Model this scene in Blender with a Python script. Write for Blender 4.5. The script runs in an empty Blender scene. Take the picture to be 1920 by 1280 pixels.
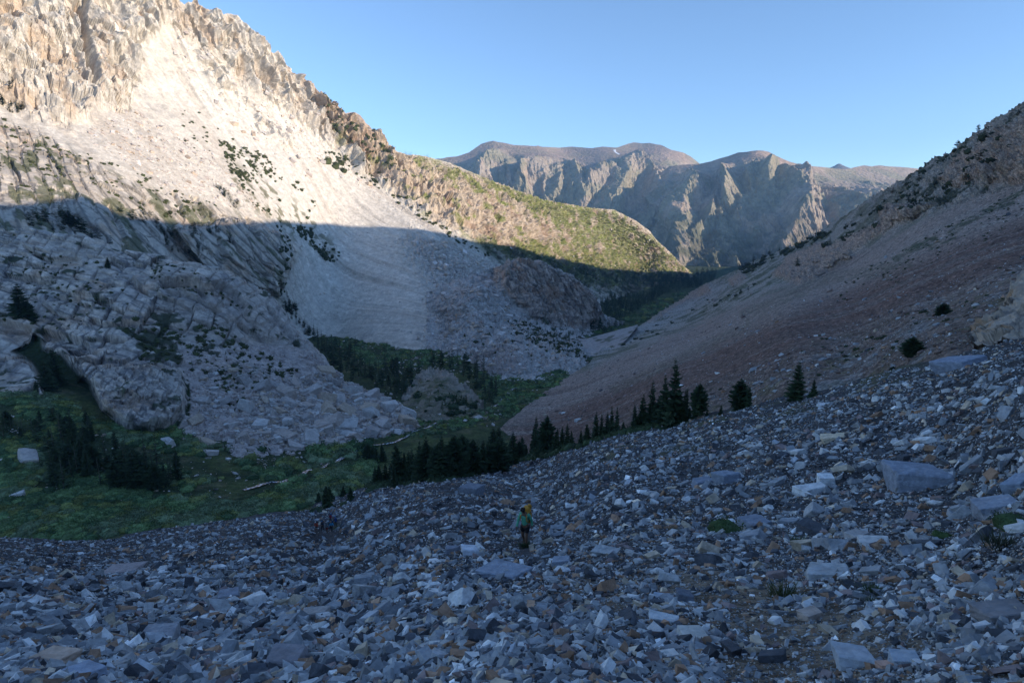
import bpy, bmesh, math, random
import numpy as np
from math import radians, sin, cos, tan, pi
C = bpy.context.scene.collection
RNG = np.random.default_rng(7)
random.seed(7)
scene = bpy.context.scene

# ------------------------------------------------------------------ camera
F = 1066.7            # focal length in pixels of the 1920 wide photograph
PITCH = radians(11.14)
cam = bpy.data.cameras.new('camera'); cam.lens = 20.0; cam.sensor_width = 36.0
cam.clip_start = 0.1; cam.clip_end = 60000
camo = bpy.data.objects.new('camera', cam); C.objects.link(camo)
camo.location = (0, 0, 0); camo.rotation_euler = (pi/2 - PITCH, 0, 0)
scene.camera = camo
# ------------------------------------------------------------------ light
SUN_AZ = radians(116); SUN_EL = radians(13.5)
SUN = np.array([sin(SUN_AZ)*cos(SUN_EL), cos(SUN_AZ)*cos(SUN_EL), sin(SUN_EL)])
world = bpy.data.worlds.new("World"); scene.world = world; world.use_nodes = True
wn = world.node_tree; bg = wn.nodes['Background']
sky = wn.nodes.new('ShaderNodeTexSky'); sky.sky_type = 'NISHITA'; sky.sun_disc = False
sky.sun_elevation = SUN_EL; sky.sun_rotation = SUN_AZ
sky.altitude = 2800; sky.air_density = 1.0; sky.dust_density = 0.15; sky.ozone_density = 2.6
wn.links.new(sky.outputs[0], bg.inputs[0]); bg.inputs[1].default_value = 0.145
sl = bpy.data.lights.new('sun', 'SUN'); sl.energy = 3.75; sl.angle = radians(0.5); sl.color = (1.0, 0.83, 0.64)
so = bpy.data.objects.new('sun', sl); C.objects.link(so)
so.rotation_euler = (pi/2 - SUN_EL, 0, pi - SUN_AZ)
so.location = (900, -400, 900)
scene.view_settings.view_transform = 'Standard'; scene.view_settings.look = 'None'
scene.view_settings.exposure = 1.08; scene.view_settings.gamma = 1.0
scene.cycles.use_denoising = True
try:
    scene.cycles.denoiser = 'OPENIMAGEDENOISE'; scene.cycles.denoising_input_passes = 'RGB_ALBEDO_NORMAL'; scene.cycles.denoising_prefilter = 'ACCURATE'
except Exception: pass

# ------------------------------------------------------------------ maths helpers
CP, SP = cos(PITCH), sin(PITCH)
def ray(px, py):
    a = (np.asarray(px, float) - 960)/F; b = (640 - np.asarray(py, float))/F
    a, b = np.broadcast_arrays(a, b)
    return np.stack([a, CP + b*SP, -SP + b*CP], -1)
def at(px, py, D): return ray(px, py)*np.asarray(D, float)[..., None]
def project(P):
    P = np.asarray(P, float); d = P[..., 1]*CP - P[..., 2]*SP
    up = P[..., 1]*SP + P[..., 2]*CP
    return 960 + F*P[..., 0]/d, 640 - F*up/d, d

def _h(ix, iy, iz, s=0):
    h = (ix.astype(np.int64)*374761393 + iy.astype(np.int64)*668265263 + iz.astype(np.int64)*2147483647 + s*974634777) & 0xffffffff
    h = ((h ^ (h >> 13))*1274126177) & 0xffffffff
    h = ((h ^ (h >> 16))*2246822519) & 0xffffffff
    return (h ^ (h >> 15)).astype(np.float64)/4294967295.0
def vnoise(P, s=0):
    i = np.floor(P).astype(np.int64); f = P - i; f = f*f*f*(f*(f*6-15)+10)
    r = 0
    for dx in (0, 1):
        wx = f[..., 0] if dx else 1-f[..., 0]
        for dy in (0, 1):
            wy = f[..., 1] if dy else 1-f[..., 1]
            for dz in (0, 1):
                wz = f[..., 2] if dz else 1-f[..., 2]
                r = r + wx*wy*wz*_h(i[..., 0]+dx, i[..., 1]+dy, i[..., 2]+dz, s)
    return r*2-1
def fbm(P, o=5, s=0, g=0.5, rid=False):
    r = 0; a = 1; t = 0
    for k in range(o):
        n = vnoise(P, s+k)
        if rid: n = 1-2*np.abs(n)
        r = r + a*n; t += a; a *= g; P = P*2.03 + 17.1
    return r/t
def worley(P, s=0):
    """nearest-cell random value and edge distance"""
    i = np.floor(P).astype(np.int64); f1 = np.full(P.shape[:-1], 9.0); f2 = f1.copy(); idv = np.zeros_like(f1)
    for dx in (-1, 0, 1):
        for dy in (-1, 0, 1):
            for dz in (-1, 0, 1):
                c = (i[..., 0]+dx, i[..., 1]+dy, i[..., 2]+dz)
                d = (c[0]+_h(*c, s)-P[..., 0])**2 + (c[1]+_h(*c, s+1)-P[..., 1])**2 + (c[2]+_h(*c, s+2)-P[..., 2])**2
                m = d < f1
                f2 = np.where(m, f1, np.minimum(f2, d)); idv = np.where(m, _h(*c, s+3), idv); f1 = np.where(m, d, f1)
    return idv, np.sqrt(f2)-np.sqrt(f1)
def joints(P, axes, sizes, seed, warp=.35, wf=40.):
    """three sets of fracture planes: random value of the block and distance to the nearest joint"""
    A = np.array(axes, float); A /= np.linalg.norm(A, axis=1)[:, None]
    q = P@A.T/np.array(sizes); q = q+warp*np.stack([fbm(P/wf, 3, seed+k*7) for k in range(3)], -1)
    q[..., 1] = q[..., 1]+_h(np.floor(q[..., 0]).astype(np.int64), 0*np.floor(q[..., 0]).astype(np.int64), 0*np.floor(q[..., 0]).astype(np.int64), seed)*3.7
    c = np.floor(q).astype(np.int64); q[..., 2] = q[..., 2]+_h(c[..., 0], c[..., 1], 0*c[..., 0], seed+1)*2.3
    c = np.floor(q).astype(np.int64); f = q-c; e = np.minimum(f, 1-f)*np.array(sizes)
    return _h(c[..., 0], c[..., 1], c[..., 2], seed+2), e.min(-1)
def sst(a, b, x):
    t = np.clip((x-a)/(b-a), 0, 1); return t*t*(3-2*t)
def pmask(px, py, poly, soft=8):
    """1 inside the polygon, fading to 0 over soft pixels at its edge"""
    px = np.asarray(px, float); py = np.asarray(py, float)
    d = np.full(px.shape, 1e9); ins = np.zeros(px.shape, bool); n = len(poly)
    for k in range(n):
        x0, y0 = poly[k]; x1, y1 = poly[(k+1) % n]
        ex, ey = x1-x0, y1-y0; L = ex*ex+ey*ey+1e-9
        t = np.clip(((px-x0)*ex+(py-y0)*ey)/L, 0, 1)
        d = np.minimum(d, (px-x0-t*ex)**2+(py-y0-t*ey)**2)
        if y0 != y1:
            c = ((y0 > py) != (y1 > py)) & (px < ex*(py-y0)/(y1-y0)+x0); ins ^= c
    d = np.sqrt(d)*np.where(ins, 1, -1)
    return sst(-soft, soft, d)
def lmask(px, py, line, w):
    d = np.full(np.shape(px), 1e9)
    for k in range(len(line)-1):
        x0, y0 = line[k]; x1, y1 = line[k+1]; ex, ey = x1-x0, y1-y0; L = ex*ex+ey*ey+1e-9
        t = np.clip(((px-x0)*ex+(py-y0)*ey)/L, 0, 1)
        d = np.minimum(d, (px-x0-t*ex)**2+(py-y0-t*ey)**2)
    return 1-sst(w*0.4, w, np.sqrt(d))
def tps(pts, q, lin=False):
    p = np.array([(a/500, b/500) for a, b, c in pts]); v = np.array([(1/c if lin else math.log(c)) for a, b, c in pts])
    n = len(p)
    def k(r2): return 0.5*r2*np.log(r2+1e-12)
    A = np.zeros((n+3, n+3)); A[:n, :n] = k(((p[:, None]-p[None])**2).sum(-1)); A[:n, n] = 1; A[:n, n+1:] = p
    A[n, :n] = 1; A[n+1:, :n] = p.T
    w = np.linalg.solve(A + np.eye(n+3)*1e-9, np.concatenate([v, [0, 0, 0]]))
    qx = q[0]/500; qy = q[1]/500; r = w[n] + w[n+1]*qx + w[n+2]*qy
    for j in range(n): r = r + w[j]*k((qx-p[j, 0])**2+(qy-p[j, 1])**2)
    return 1/np.clip(r, 1/420, 9) if lin else np.exp(r)

# ------------------------------------------------------------------ valley floor height
ZY = np.array([-3000, 0, 150, 200, 300, 450, 700, 970, 1700, 2570, 3800, 6000, 40000])
ZZ = np.array([-100, -104, -108, -114, -130, -150, -175, -200, -236, -262, -285, -300, -300.])
def zfloor(x, y):
    z = np.interp(y, ZY, ZZ)
    z = z + 42*sst(-110, -330, x)*sst(150, 330, y)*(1-sst(420, 620, y))
    return z
def DF(px, py):
    r = ray(px, py); D = np.full(r.shape[:-1], 300.0)
    lo = np.full_like(D, 20.0); hi = np.full_like(D, 9000.0)
    for _ in range(40):
        m = (lo+hi)/2; P = r*m[..., None]; up = P[..., 2] > zfloor(P[..., 0], P[..., 1])
        lo = np.where(up, m, lo); hi = np.where(up, hi, m)
    return (lo+hi)/2

def zground(X, Y):
    P = np.stack([X, Y, zfloor(X, Y)], -1); a = np.clip(Y/600, .4, 2.0)
    return P[..., 2] + a*(fbm(P/45, 4, 151)*2.2) + fbm(P/9, 3, 152)*.7
def fl(px, py):
    P = at(px, py, DF(px, py)); P[..., 2] = zground(P[..., 0], P[..., 1]); return P

# ------------------------------------------------------------------ mesh helpers
def mesh_obj(name, V, Fs, mats, col=None, smooth=False, parent=None, midx=None):
    V = np.ascontiguousarray(V, np.float32).reshape(-1, 3); Fs = np.ascontiguousarray(Fs, np.int32)
    me = bpy.data.meshes.new(name); k = Fs.shape[1]; m = len(Fs)
    me.vertices.add(len(V)); me.vertices.foreach_set('co', V.ravel())
    me.loops.add(k*m); me.loops.foreach_set('vertex_index', Fs.ravel())
    me.polygons.add(m); me.polygons.foreach_set('loop_start', np.arange(0, k*m, k, dtype=np.int32))
    if midx is not None: me.polygons.foreach_set('material_index', np.ascontiguousarray(midx, np.int32))
    me.polygons.foreach_set('use_smooth', np.full(m, smooth))
    if col is not None:
        a = me.color_attributes.new('Col', 'FLOAT_COLOR', 'POINT')
        c = np.ones((len(V), 4), np.float32); c[:, :3] = col.reshape(-1, 3); a.data.foreach_set('color', c.ravel())
    for q in (mats if isinstance(mats, (list, tuple)) else [mats]): me.materials.append(q)
    me.update(calc_edges=True)
    o = bpy.data.objects.new(name, me); C.objects.link(o)
    if parent: o.parent = parent
    return o
def tag(o, label=None, cat=None, group=None, kind=None):
    if label: o['label'] = label
    if cat: o['category'] = cat
    if group: o['group'] = group
    if kind: o['kind'] = kind
    return o
def grid_faces(nr, nc):
    i = np.arange(nr*nc).reshape(nr, nc)
    return np.stack([i[:-1, :-1], i[1:, :-1], i[1:, 1:], i[:-1, 1:]], -1).reshape(-1, 4)

# ------------------------------------------------------------------ materials
def ground_mat(name, sc, bump=0.5, var=0.35, bdist=1.0, rough=0.95, crack=0.0, speck=0.0):
    """albedo from the mesh (rock kinds, plants) with fine procedural variation; sc is metres per feature"""
    m = bpy.data.materials.new(name); m.use_nodes = True; nt = m.node_tree; N = nt.nodes; L = nt.links
    b = N['Principled BSDF']; b.inputs['Roughness'].default_value = rough; b.inputs['Specular IOR Level'].default_value = 0.15
    ca = N.new('ShaderNodeVertexColor'); ca.layer_name = 'Col'
    geo = N.new('ShaderNodeNewGeometry')
    mp = N.new('ShaderNodeMapping'); mp.inputs['Scale'].default_value = (1/sc, 1/sc, 1/sc); L.new(geo.outputs['Position'], mp.inputs[0])
    n1 = N.new('ShaderNodeTexNoise'); n1.inputs['Scale'].default_value = 0.6; n1.inputs['Detail'].default_value = 8; n1.inputs['Roughness'].default_value = 0.68
    L.new(mp.outputs[0], n1.inputs['Vector'])
    vo = N.new('ShaderNodeTexVoronoi'); vo.inputs['Scale'].default_value = 1.0; L.new(mp.outputs[0], vo.inputs['Vector'])
    v2 = N.new('ShaderNodeTexVoronoi'); v2.inputs['Scale'].default_value = 2.7; L.new(mp.outputs[0], v2.inputs['Vector'])
    mr = N.new('ShaderNodeMapRange'); L.new(n1.outputs[0], mr.inputs[0])
    mr.inputs[1].default_value = 0.3; mr.inputs[2].default_value = 0.7; mr.inputs[3].default_value = 1-var; mr.inputs[4].default_value = 1+var
    sx = N.new('ShaderNodeSeparateColor'); L.new(vo.outputs['Color'], sx.inputs[0])
    mr2 = N.new('ShaderNodeMapRange'); L.new(sx.outputs[0], mr2.inputs[0]); mr2.inputs[3].default_value = 1-speck; mr2.inputs[4].default_value = 1+speck
    sy = N.new('ShaderNodeSeparateColor'); L.new(v2.outputs['Color'], sy.inputs[0])
    mr3 = N.new('ShaderNodeMapRange'); L.new(sy.outputs[1], mr3.inputs[0]); mr3.inputs[3].default_value = 1-speck; mr3.inputs[4].default_value = 1+speck
    a1 = N.new('ShaderNodeMath'); a1.operation = 'MULTIPLY'; L.new(mr.outputs[0], a1.inputs[0]); L.new(mr2.outputs[0], a1.inputs[1])
    a2 = N.new('ShaderNodeMath'); a2.operation = 'MULTIPLY'; L.new(a1.outputs[0], a2.inputs[0]); L.new(mr3.outputs[0], a2.inputs[1])
    vm = N.new('ShaderNodeVectorMath'); vm.operation = 'SCALE'; L.new(ca.outputs[0], vm.inputs[0]); L.new(a2.outputs[0], vm.inputs['Scale'])
    L.new(vm.outputs[0], b.inputs['Base Color'])
    ad = N.new('ShaderNodeMath'); ad.operation = 'MULTIPLY_ADD'; L.new(vo.outputs['Distance'], ad.inputs[0]); ad.inputs[1].default_value = -0.6; L.new(n1.outputs[0], ad.inputs[2])
    ad2 = N.new('ShaderNodeMath'); ad2.operation = 'MULTIPLY_ADD'; L.new(v2.outputs['Distance'], ad2.inputs[0]); ad2.inputs[1].default_value = -0.3; L.new(ad.outputs[0], ad2.inputs[2])
    bp = N.new('ShaderNodeBump'); bp.inputs['Strength'].default_value = bump; bp.inputs['Distance'].default_value = sc*bdist
    L.new(ad2.outputs[0], bp.inputs['Height']); L.new(bp.outputs[0], b.inputs['Normal'])
    return m
M_ROCK = ground_mat('granite', 7.0, 0.4, 0.2, 0.3, speck=0.10)
M_ROCKN = ground_mat('granite_near', 4.0, 0.6, 0.28, 0.5, speck=0.10)
M_SCREE = ground_mat('red_scree', 1.6, 0.8, 0.30, 1.0, speck=0.35)
M_FAR = ground_mat('far_rock', 45.0, 0.7, 0.28, 0.6, speck=0.08)
M_TALUS = ground_mat('talus_soil', 0.35, 0.9, 0.35, 0.8, speck=0.35)
M_FLOOR = ground_mat('meadow_ground', 2.5, 0.8, 0.35, 1.0, speck=0.15)
M_STONE = ground_mat('broken_stone', 0.22, 0.6, 0.30, 0.5, speck=0.06)
M_STONEF = ground_mat('boulder_stone', 2.0, 0.6, 0.25, 0.6, speck=0.06)

def mixc(c, col, m):
    return c*(1-m[..., None]) + np.array(col)*m[..., None]

# ------------------------------------------------------------------ terrain sheets
class Sheet:
    def __init__(s, name, xs, top, bot, ny, ctrl, disp, colf, mat, relief=(), lin=False, merge=None, back=(60, 30), label=None, power=1.0, smooth=True):
        s.x = xs; top = np.array(top, float); bot = np.array(bot, float)
        s.T = np.interp(xs, top[:, 0], top[:, 1]); s.B = np.interp(xs, bot[:, 0], bot[:, 1]); s.B = np.maximum(s.B, s.T+2)
        s.t = np.linspace(0, 1, ny)**power; s.power = power
        px = np.broadcast_to(xs, (ny, len(xs))); py = s.T + (s.B-s.T)*s.t[:, None]
        ctrl = [(a, b, (float(DF(a, b)) if d == 'F' else float(DF(a, b))*d if d < 2 else d)) for a, b, d in ctrl]
        D = tps(ctrl, (px, py), lin)
        if merge:
            w = merge[1](px, py); D = D*(1-w) + (project(merge[0].at(px, py))[2]+merge[2])*w
        P = at(px, py, D)
        gy, gx = np.gradient(P, axis=0), np.gradient(P, axis=1)
        n = np.cross(gy, gx); n /= np.linalg.norm(n, axis=-1, keepdims=True)+1e-9
        n *= np.sign(-(n*P).sum(-1))[..., None]
        # smooth the normals a little so that relief edges do not tear
        for poly, soft, k in relief: D = D*(1-k*pmask(px+3*vnoise(P/12), py+3*vnoise(P/12+9), poly, soft))
        P = at(px, py, D)
        d, extra = disp(P, px, py)
        s.N = n
        P = P + n*d[..., None] + (extra if extra is not None else 0)
        s.P = P; col = colf(P, px, py, d)
        away = ray(s.x, s.T); away[:, 2] = 0; away /= np.linalg.norm(away, axis=1)[:, None]
        rows = []
        for k in (5, 4, 3, 2, 1):
            dist = back[0]*k*k/5*3; dz = back[1]*k*k/5*3
            q = P[0]+away*dist; q[:, 2] -= dz + 0.0*dist; q += 0.15*back[0]*k*vnoise(q/back[0]/2)[:, None]*np.array([1, 1, .6]); rows.append(q)
        V = np.concatenate([np.array(rows), P]); cc = np.concatenate([np.repeat(col[:1], 5, 0), col])
        s.o = mesh_obj(name, V, grid_faces(V.shape[0], V.shape[1]), mat, cc, smooth=smooth)
        tag(s.o, label, None, None, 'structure')
    def at(s, px, py):
        px = np.asarray(px, float); py = np.asarray(py, float)
        fx = np.interp(px, s.x, np.arange(len(s.x))); T = np.interp(px, s.x, s.T); B = np.interp(px, s.x, s.B)
        t = np.clip((py-T)/(B-T), 0, 1)**(1/s.power)*(len(s.t)-1)
        i = np.clip(np.floor(fx).astype(int), 0, len(s.x)-2); j = np.clip(np.floor(t).astype(int), 0, len(s.t)-2)
        a = (fx-i)[..., None]; b = (t-j)[..., None]; P = s.P
        return (P[j, i]*(1-a)+P[j, i+1]*a)*(1-b) + (P[j+1, i]*(1-a)+P[j+1, i+1]*a)*b
    def nrm(s, px, py):
        fx = np.interp(px, s.x, np.arange(len(s.x))).astype(int); T = np.interp(px, s.x, s.T); B = np.interp(px, s.x, s.B)
        t = (np.clip((py-T)/(B-T), 0, 1)**(1/s.power)*(len(s.t)-1)).astype(int); return s.N[t, fx]

SKY1 = [(-330, -300), (0, -140), (200, -62), (320, -6), (338, 4), (345, 10), (357, 9), (361, 3), (365, -3), (369, 4), (374, 14), (392, 24), (407, 36), (413, 33), (420, 30), (436, 30), (447, 45), (462, 63), (480, 68), (492, 76), (498, 75), (504, 96), (513, 101), (518, 98), (532, 119), (547, 140), (556, 146), (568, 158), (574, 166), (577, 160), (586, 160), (591, 168), (597, 180), (601, 170), (604, 172), (612, 186), (617, 196), (622, 192), (627, 189), (632, 197), (638, 210), (646, 218), (650, 212), (656, 211), (665, 212), (674, 217), (682, 228), (692, 236), (706, 255), (719, 271), (731, 279), (745, 285), (761, 289), (800, 294), (844, 306), (880, 321), (917, 337), (960, 354), (1019, 375), (1062, 383), (1106, 390), (1150, 393), (1170, 403), (1194, 415), (1217, 432), (1232, 451), (1255, 472), (1278, 497), (1300, 514), (1330, 532)]
CLIFFS = [[(-400, -400), (340, -20), (300, 40), (262, 110), (245, 200), (190, 200), (130, 240), (60, 215), (0, 190), (-400, 150)],
          [(366, 84), (384, 84), (405, 104), (440, 170), (475, 198), (500, 226), (548, 262), (545, 284), (510, 262), (470, 235), (430, 200), (390, 150), (372, 112)],
          [(300, -20), (440, 20), (560, 140), (740, 290), (900, 410), (870, 430), (790, 395), (700, 335), (600, 262), (520, 200), (440, 150), (380, 90), (300, 30)]]
SLABS = [(-400, 215), (0, 225), (60, 240), (140, 285), (240, 335), (330, 370), (420, 392), (500, 415), (545, 440), (560, 465), (548, 500), (525, 545), (470, 620), (-400, 700)]
TAN = [(560, 150), (640, 210), (750, 280), (900, 330), (1180, 400), (1320, 520), (1200, 560), (1000, 520), (935, 480), (880, 448), (800, 405), (700, 325), (620, 255)]
BLOCKY = [(760, 445), (830, 455), (930, 500), (960, 560), (1000, 640), (900, 660), (800, 650), (840, 600), (800, 520)]

def left_disp(P, px, py):
    wob = fbm(P/40, 3, 3)*14
    cl = np.maximum(np.maximum(pmask(px+wob, py+wob, CLIFFS[0], 14), pmask(px+wob, py-wob, CLIFFS[2], 12)), .55*pmask(px+wob, py+wob, CLIFFS[1], 8)*sst(-.2, .1, fbm(P/25, 3, 4)))
    sb = pmask(px+wob, py+wob, SLABS, 12)*(1-cl); tn = pmask(px+wob, py+wob, TAN, 12)*(1-cl)
    Q = P*np.array([1, 1, 0.30])
    r1 = fbm(Q/62, 4, 11, rid=True); r2 = fbm(Q/17, 4, 12, rid=True)
    w1, e1 = worley(P/np.array([13, 13, 30])+0.3*fbm(P/20, 2, 5)[..., None], 21)
    w2, e2 = worley(P/np.array([5, 5, 8]), 31)
    j1, f1 = joints(P, [(.8, .5, .25), (.5, -.8, .1), (-.2, .1, 1)], (11, 13, 46), 301, .9, 130.); j2, f2 = joints(P, [(.8, .4, .3), (.5, -.8, .1), (-.2, .1, 1)], (4.5, 6, 17), 311, .7, 60.)
    d = cl*(r1*26 + r2*2.2 + (j1-.5)*15 + (j2-.5)*3.2)
    # slabs: sheets of granite that dip to the right, with cracks along the dip
    A = np.array([0.55, 0.25, -0.80]); B = np.array([0.75, 0.3, 0.6]); Cc = np.array([.3, -.9, .1])
    S = np.stack([P@A/70, P@B/16, P@Cc/40], -1)
    j3, f3 = joints(P, [(.75, .25, .62), (.5, -.8, .1), (.55, .2, -.8)], (9, 26, 70), 321, .9, 140.); j4, f4 = joints(P, [(.7, .25, .66), (.5, -.8, .1), (.55, .2, -.8)], (3.4, 9, 22), 331, .7, 60.); r3 = fbm(S*1.3, 4, 13, rid=True)
    d += sb*((j3-.5)*5 + (j4-.5)*.9 + fbm(P/90, 3, 13)*9 + r3*1.2 - 2.0*(1-sst(.3, 1.6, f3)))
    d += tn*(fbm(P/np.array([40, 40, 28]), 4, 14, rid=True)*10 + (w1-.5)*8 + (w2-.5)*5)
    sc = (1-cl)*(1-sb)*(1-tn)
    fall = np.array([0.62, -0.35, -0.7]); side = np.array([0.5, 0.85, 0.1])
    G = np.stack([P@fall/160, P@side/16, P[..., 2]/400], -1)
    bl = pmask(px+wob*2.5, py+wob*2, BLOCKY, 42)
    d += sc*(fbm(G, 3, 15)*3.2 + fbm(P/9, 3, 16)*.4 + (w2-.5)*1.0*sst(0.15, .5, fbm(P/60, 2, 18)) - 2.5*sst(.25, .6, fbm(np.stack([P@fall/300, P@side/22, P[..., 2]/900], -1), 3, 19))) + bl*((w2-.5)*7+(w1-.5)*5)
    for ln, w, dep in ([(267, 377), (287, 410)], 5, 9), ([(325, 362), (345, 402)], 5, 9), ([(370, 372), (386, 392), (402, 415)], 6, 11), ([(358, 368), (380, 405)], 4, 7), ([(462, 410), (480, 440)], 6, 10), ([(410, 450), (428, 490)], 5, 8), ([(300, 425), (322, 470)], 5, 7), ([(150, 395), (190, 440)], 5, 7), ([(205, 385), (235, 440)], 5, 8), ([(20, 300), (45, 345)], 4, 6), ([(90, 290), (120, 330)], 4, 5), ([(436, 455), (500, 520)], 5, 7), ([(380, 440), (400, 480)], 4, 6):
        d -= lmask(px+fbm(P/16, 2, 9)*5, py, ln, w)*dep
    # gullies cut in the upper cliffs
    for ln, w, dep in ([(158, -60), (150, 30), (163, 110), (172, 160)], 13, 26), ([(110, -60), (120, 60), (150, 140)], 8, 8), ([(-60, 40), (10, 110), (40, 170)], 10, 10):
        d -= lmask(px+fbm(P/30, 2, 8)*6, py, ln, w)*dep
    edge = sst(0, 1, (py-np.interp(px, [a for a, b in SKY1], [b for a, b in SKY1]))/14)
    d = d*(0.35+0.65*edge)*np.clip(np.linalg.norm(P, axis=-1)/1000, .6, 1.6)
    return d, None
def left_col(P, px, py, d):
    wob = fbm(P/40, 3, 3)*14
    cl = np.maximum(np.maximum(pmask(px+wob, py+wob, CLIFFS[0], 14), pmask(px+wob, py-wob, CLIFFS[2], 12)), .55*pmask(px+wob, py+wob, CLIFFS[1], 8)*sst(-.2, .1, fbm(P/25, 3, 4)))
    sb = pmask(px+wob, py+wob, SLABS, 14); tn = pmask(px+wob, py+wob, TAN, 16)
    c = np.ones(P.shape)*np.array([.58, .54, .475])
    n = fbm(P/25, 4, 51)[..., None]; c = c*(1+.12*n)
    Q = P*np.array([1, 1, .25])
    j1, f1 = joints(P, [(.8, .5, .25), (.5, -.8, .1), (-.2, .1, 1)], (11, 13, 46), 301, .9, 130.); j3, f3 = joints(P, [(.75, .25, .62), (.5, -.8, .1), (.55, .2, -.8)], (9, 26, 70), 321, .9, 140.)
    c = c*(1+(cl*(j1-.5)*.25)[..., None]); c = mixc(c, (.20, .18, .165), cl*(1-sst(.2, 1.3, f1))*.45); SBX = (sb*(1-cl), j3, f3)  # cliff joints: crack shade put in as darker colour
    o = sst(0.05, .5, fbm(Q/38, 4, 52)+.1)
    c = mixc(c, (.47, .36, .255), cl*o*.65)
    c = mixc(c, (.40, .25, .15), cl*sst(.25, .55, fbm(Q/22, 4, 53))*.45)
    c = mixc(c, (.36, .345, .33), sst(.1, .5, fbm(P/14, 3, 54))*.4)
    c = mixc(c, (.42, .37, .32), sb*(.55+.3*fbm(P/30, 3, 55)))
    c = mixc(c, (.46, .31, .19), sb*sst(.1, .5, fbm(P/34, 4, 56))*.5)
    c = c*(1+(SBX[0]*(SBX[1]-.5)*.35)[..., None]); c = mixc(c, (.13, .125, .12), SBX[0]*(1-sst(.3, 1.5, SBX[2]))*.7); c = mixc(c, (.20, .195, .19), SBX[0]*sst(.15, .5, fbm(P@np.array([[.1, 0, 0], [0, .1, 0], [0, 0, .012]]), 3, 63))*.5)  # slab cracks darkened in colour to show shade; last mix is grey streaks
    dn = lmask(px, py, [(575, 160), (605, 185), (640, 220), (680, 235), (720, 285)], 26)
    c = mixc(c, (.34, .235, .17), dn*.8)
    c = mixc(c, (.47, .385, .295), tn*.85)
    c = mixc(c, (.35, .24, .17), tn*sst(.1, .5, fbm(P/60, 4, 57))*.7)
    pale = pmask(px, py, [(640, 260), (720, 350), (860, 440), (945, 500), (700, 600), (540, 600), (560, 450), (420, 330), (300, 150), (400, 120)], 40)*(1-tn)
    c = mixc(c, (.62, .585, .525), pale*.8)
    # tan streaks that run down the scree
    G = np.stack([P@np.array([.62, -.35, -.7])/300, P@np.array([.5, .85, .1])/14, P[..., 2]/900], -1)
    c = mixc(c, (.42, .36, .30), (1-sb)*(1-cl)*sst(.0, .6, fbm(G, 3, 58))*.45)
    bl = pmask(px+wob*2.5, py+wob*2, BLOCKY, 42)
    c = mixc(c, (.40, .37, .355), bl*.6)
    # plants: ledges on the slabs, low shrubs and turf on the shoulder
    S = np.stack([P@np.array([0.55, 0.25, -0.80])/60, P@np.array([0.75, 0.3, 0.6])/9, P@np.array([.3, -.9, .1])/40], -1)
    g = sb*sst(.22, .34, fbm(S, 3, 59)+.25*fbm(P/7, 3, 64))*(py > 225)
    c = mixc(c, (.085, .10, .045), g*.75)
    gz = pmask(px+wob, py+wob, [(760, 290), (900, 335), (1170, 400), (1270, 495), (1300, 540), (1100, 540), (1000, 500), (920, 480), (860, 440), (960, 455), (1080, 450), (1000, 400), (860, 350)], 22)
    gg = sst(-.10, .12, fbm(P/38, 4, 60)+gz*.62-.30)
    c = mixc(c, (.21, .235, .075), tn*gg*(.6+.4*sst(-.3, .2, fbm(P/9, 3, 65))))
    gl = pmask(px+wob, py+wob, [(880, 445), (1000, 480), (1100, 500), (1290, 515), (1300, 560), (1000, 560), (930, 492)], 8)
    c = mixc(c, (.05, .07, .035), gl*(.35+.5*sst(-.2, .2, fbm(P/30, 3, 61))))
    tr = pmask(px+wob, py+wob, [(420, 300), (500, 330), (590, 410), (640, 470), (600, 500), (520, 420), (440, 380)], 14)
    c = mixc(c, (.13, .13, .07), tr*sst(.1, .3, fbm(P/16, 3, 62))*.8)
    return c
LX = np.arange(-230, 1322, 1.4)
LEFT = Sheet('mountain_slope', LX, SKY1,
    [(-260, 600), (300, 640), (470, 650), (600, 680), (900, 700), (940, 660), (1165, 625), (1240, 575), (1321, 545)], 540,
    [(-300, -260, 950), (0, -130, 1050), (200, -60, 1180), (365, 0, 1320), (500, 80, 1450), (600, 175, 1550), (720, 275, 1640), (850, 308, 1880), (960, 354, 2150), (1062, 382, 2450), (1170, 402, 2780), (1232, 450, 3080), (1300, 512, 3500),
     (560, 610, 1120), (640, 632, 'F'), (700, 645, 'F'), (800, 655, 'F'), (640, 575, 1175), (760, 580, 1110), (620, 520, 1235), (700, 520, 1235), (830, 437, 1430), (940, 490, 1560), (620, 418, 1340), (300, 200, 1120), (250, 400, 800), (0, 380, 640), (0, 230, 820), (450, 420, 1020), (540, 500, 1120), (400, 560, 900), (0, 520, 540),
     (1060, 490, 2200), (1200, 512, 2980), (1000, 430, 2050), (1100, 560, 1900), (1180, 550, 2300), (1250, 530, 2900), (930, 560, 1290), (1100, 620, 1300), (950, 650, 1000), (120, 120, 1000), (150, 370, 740), (450, 270, 1230)],
    left_disp, left_col, M_ROCK,
    relief=[([(-400, 395), (60, 385), (150, 368), (200, 390), (235, 440), (232, 480), (-400, 520)], 10, .03), ([(330, 430), (440, 412), (535, 440), (558, 468), (545, 505), (520, 550), (400, 520)], 7, .05),
            ([(572, 158), (590, 158), (640, 210), (700, 250), (730, 285), (690, 290), (620, 240), (580, 190)], 6, .02)],
    back=(90, 60), smooth=False, label='pale granite mountainside with cliffs, scree and a green shoulder')

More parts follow.
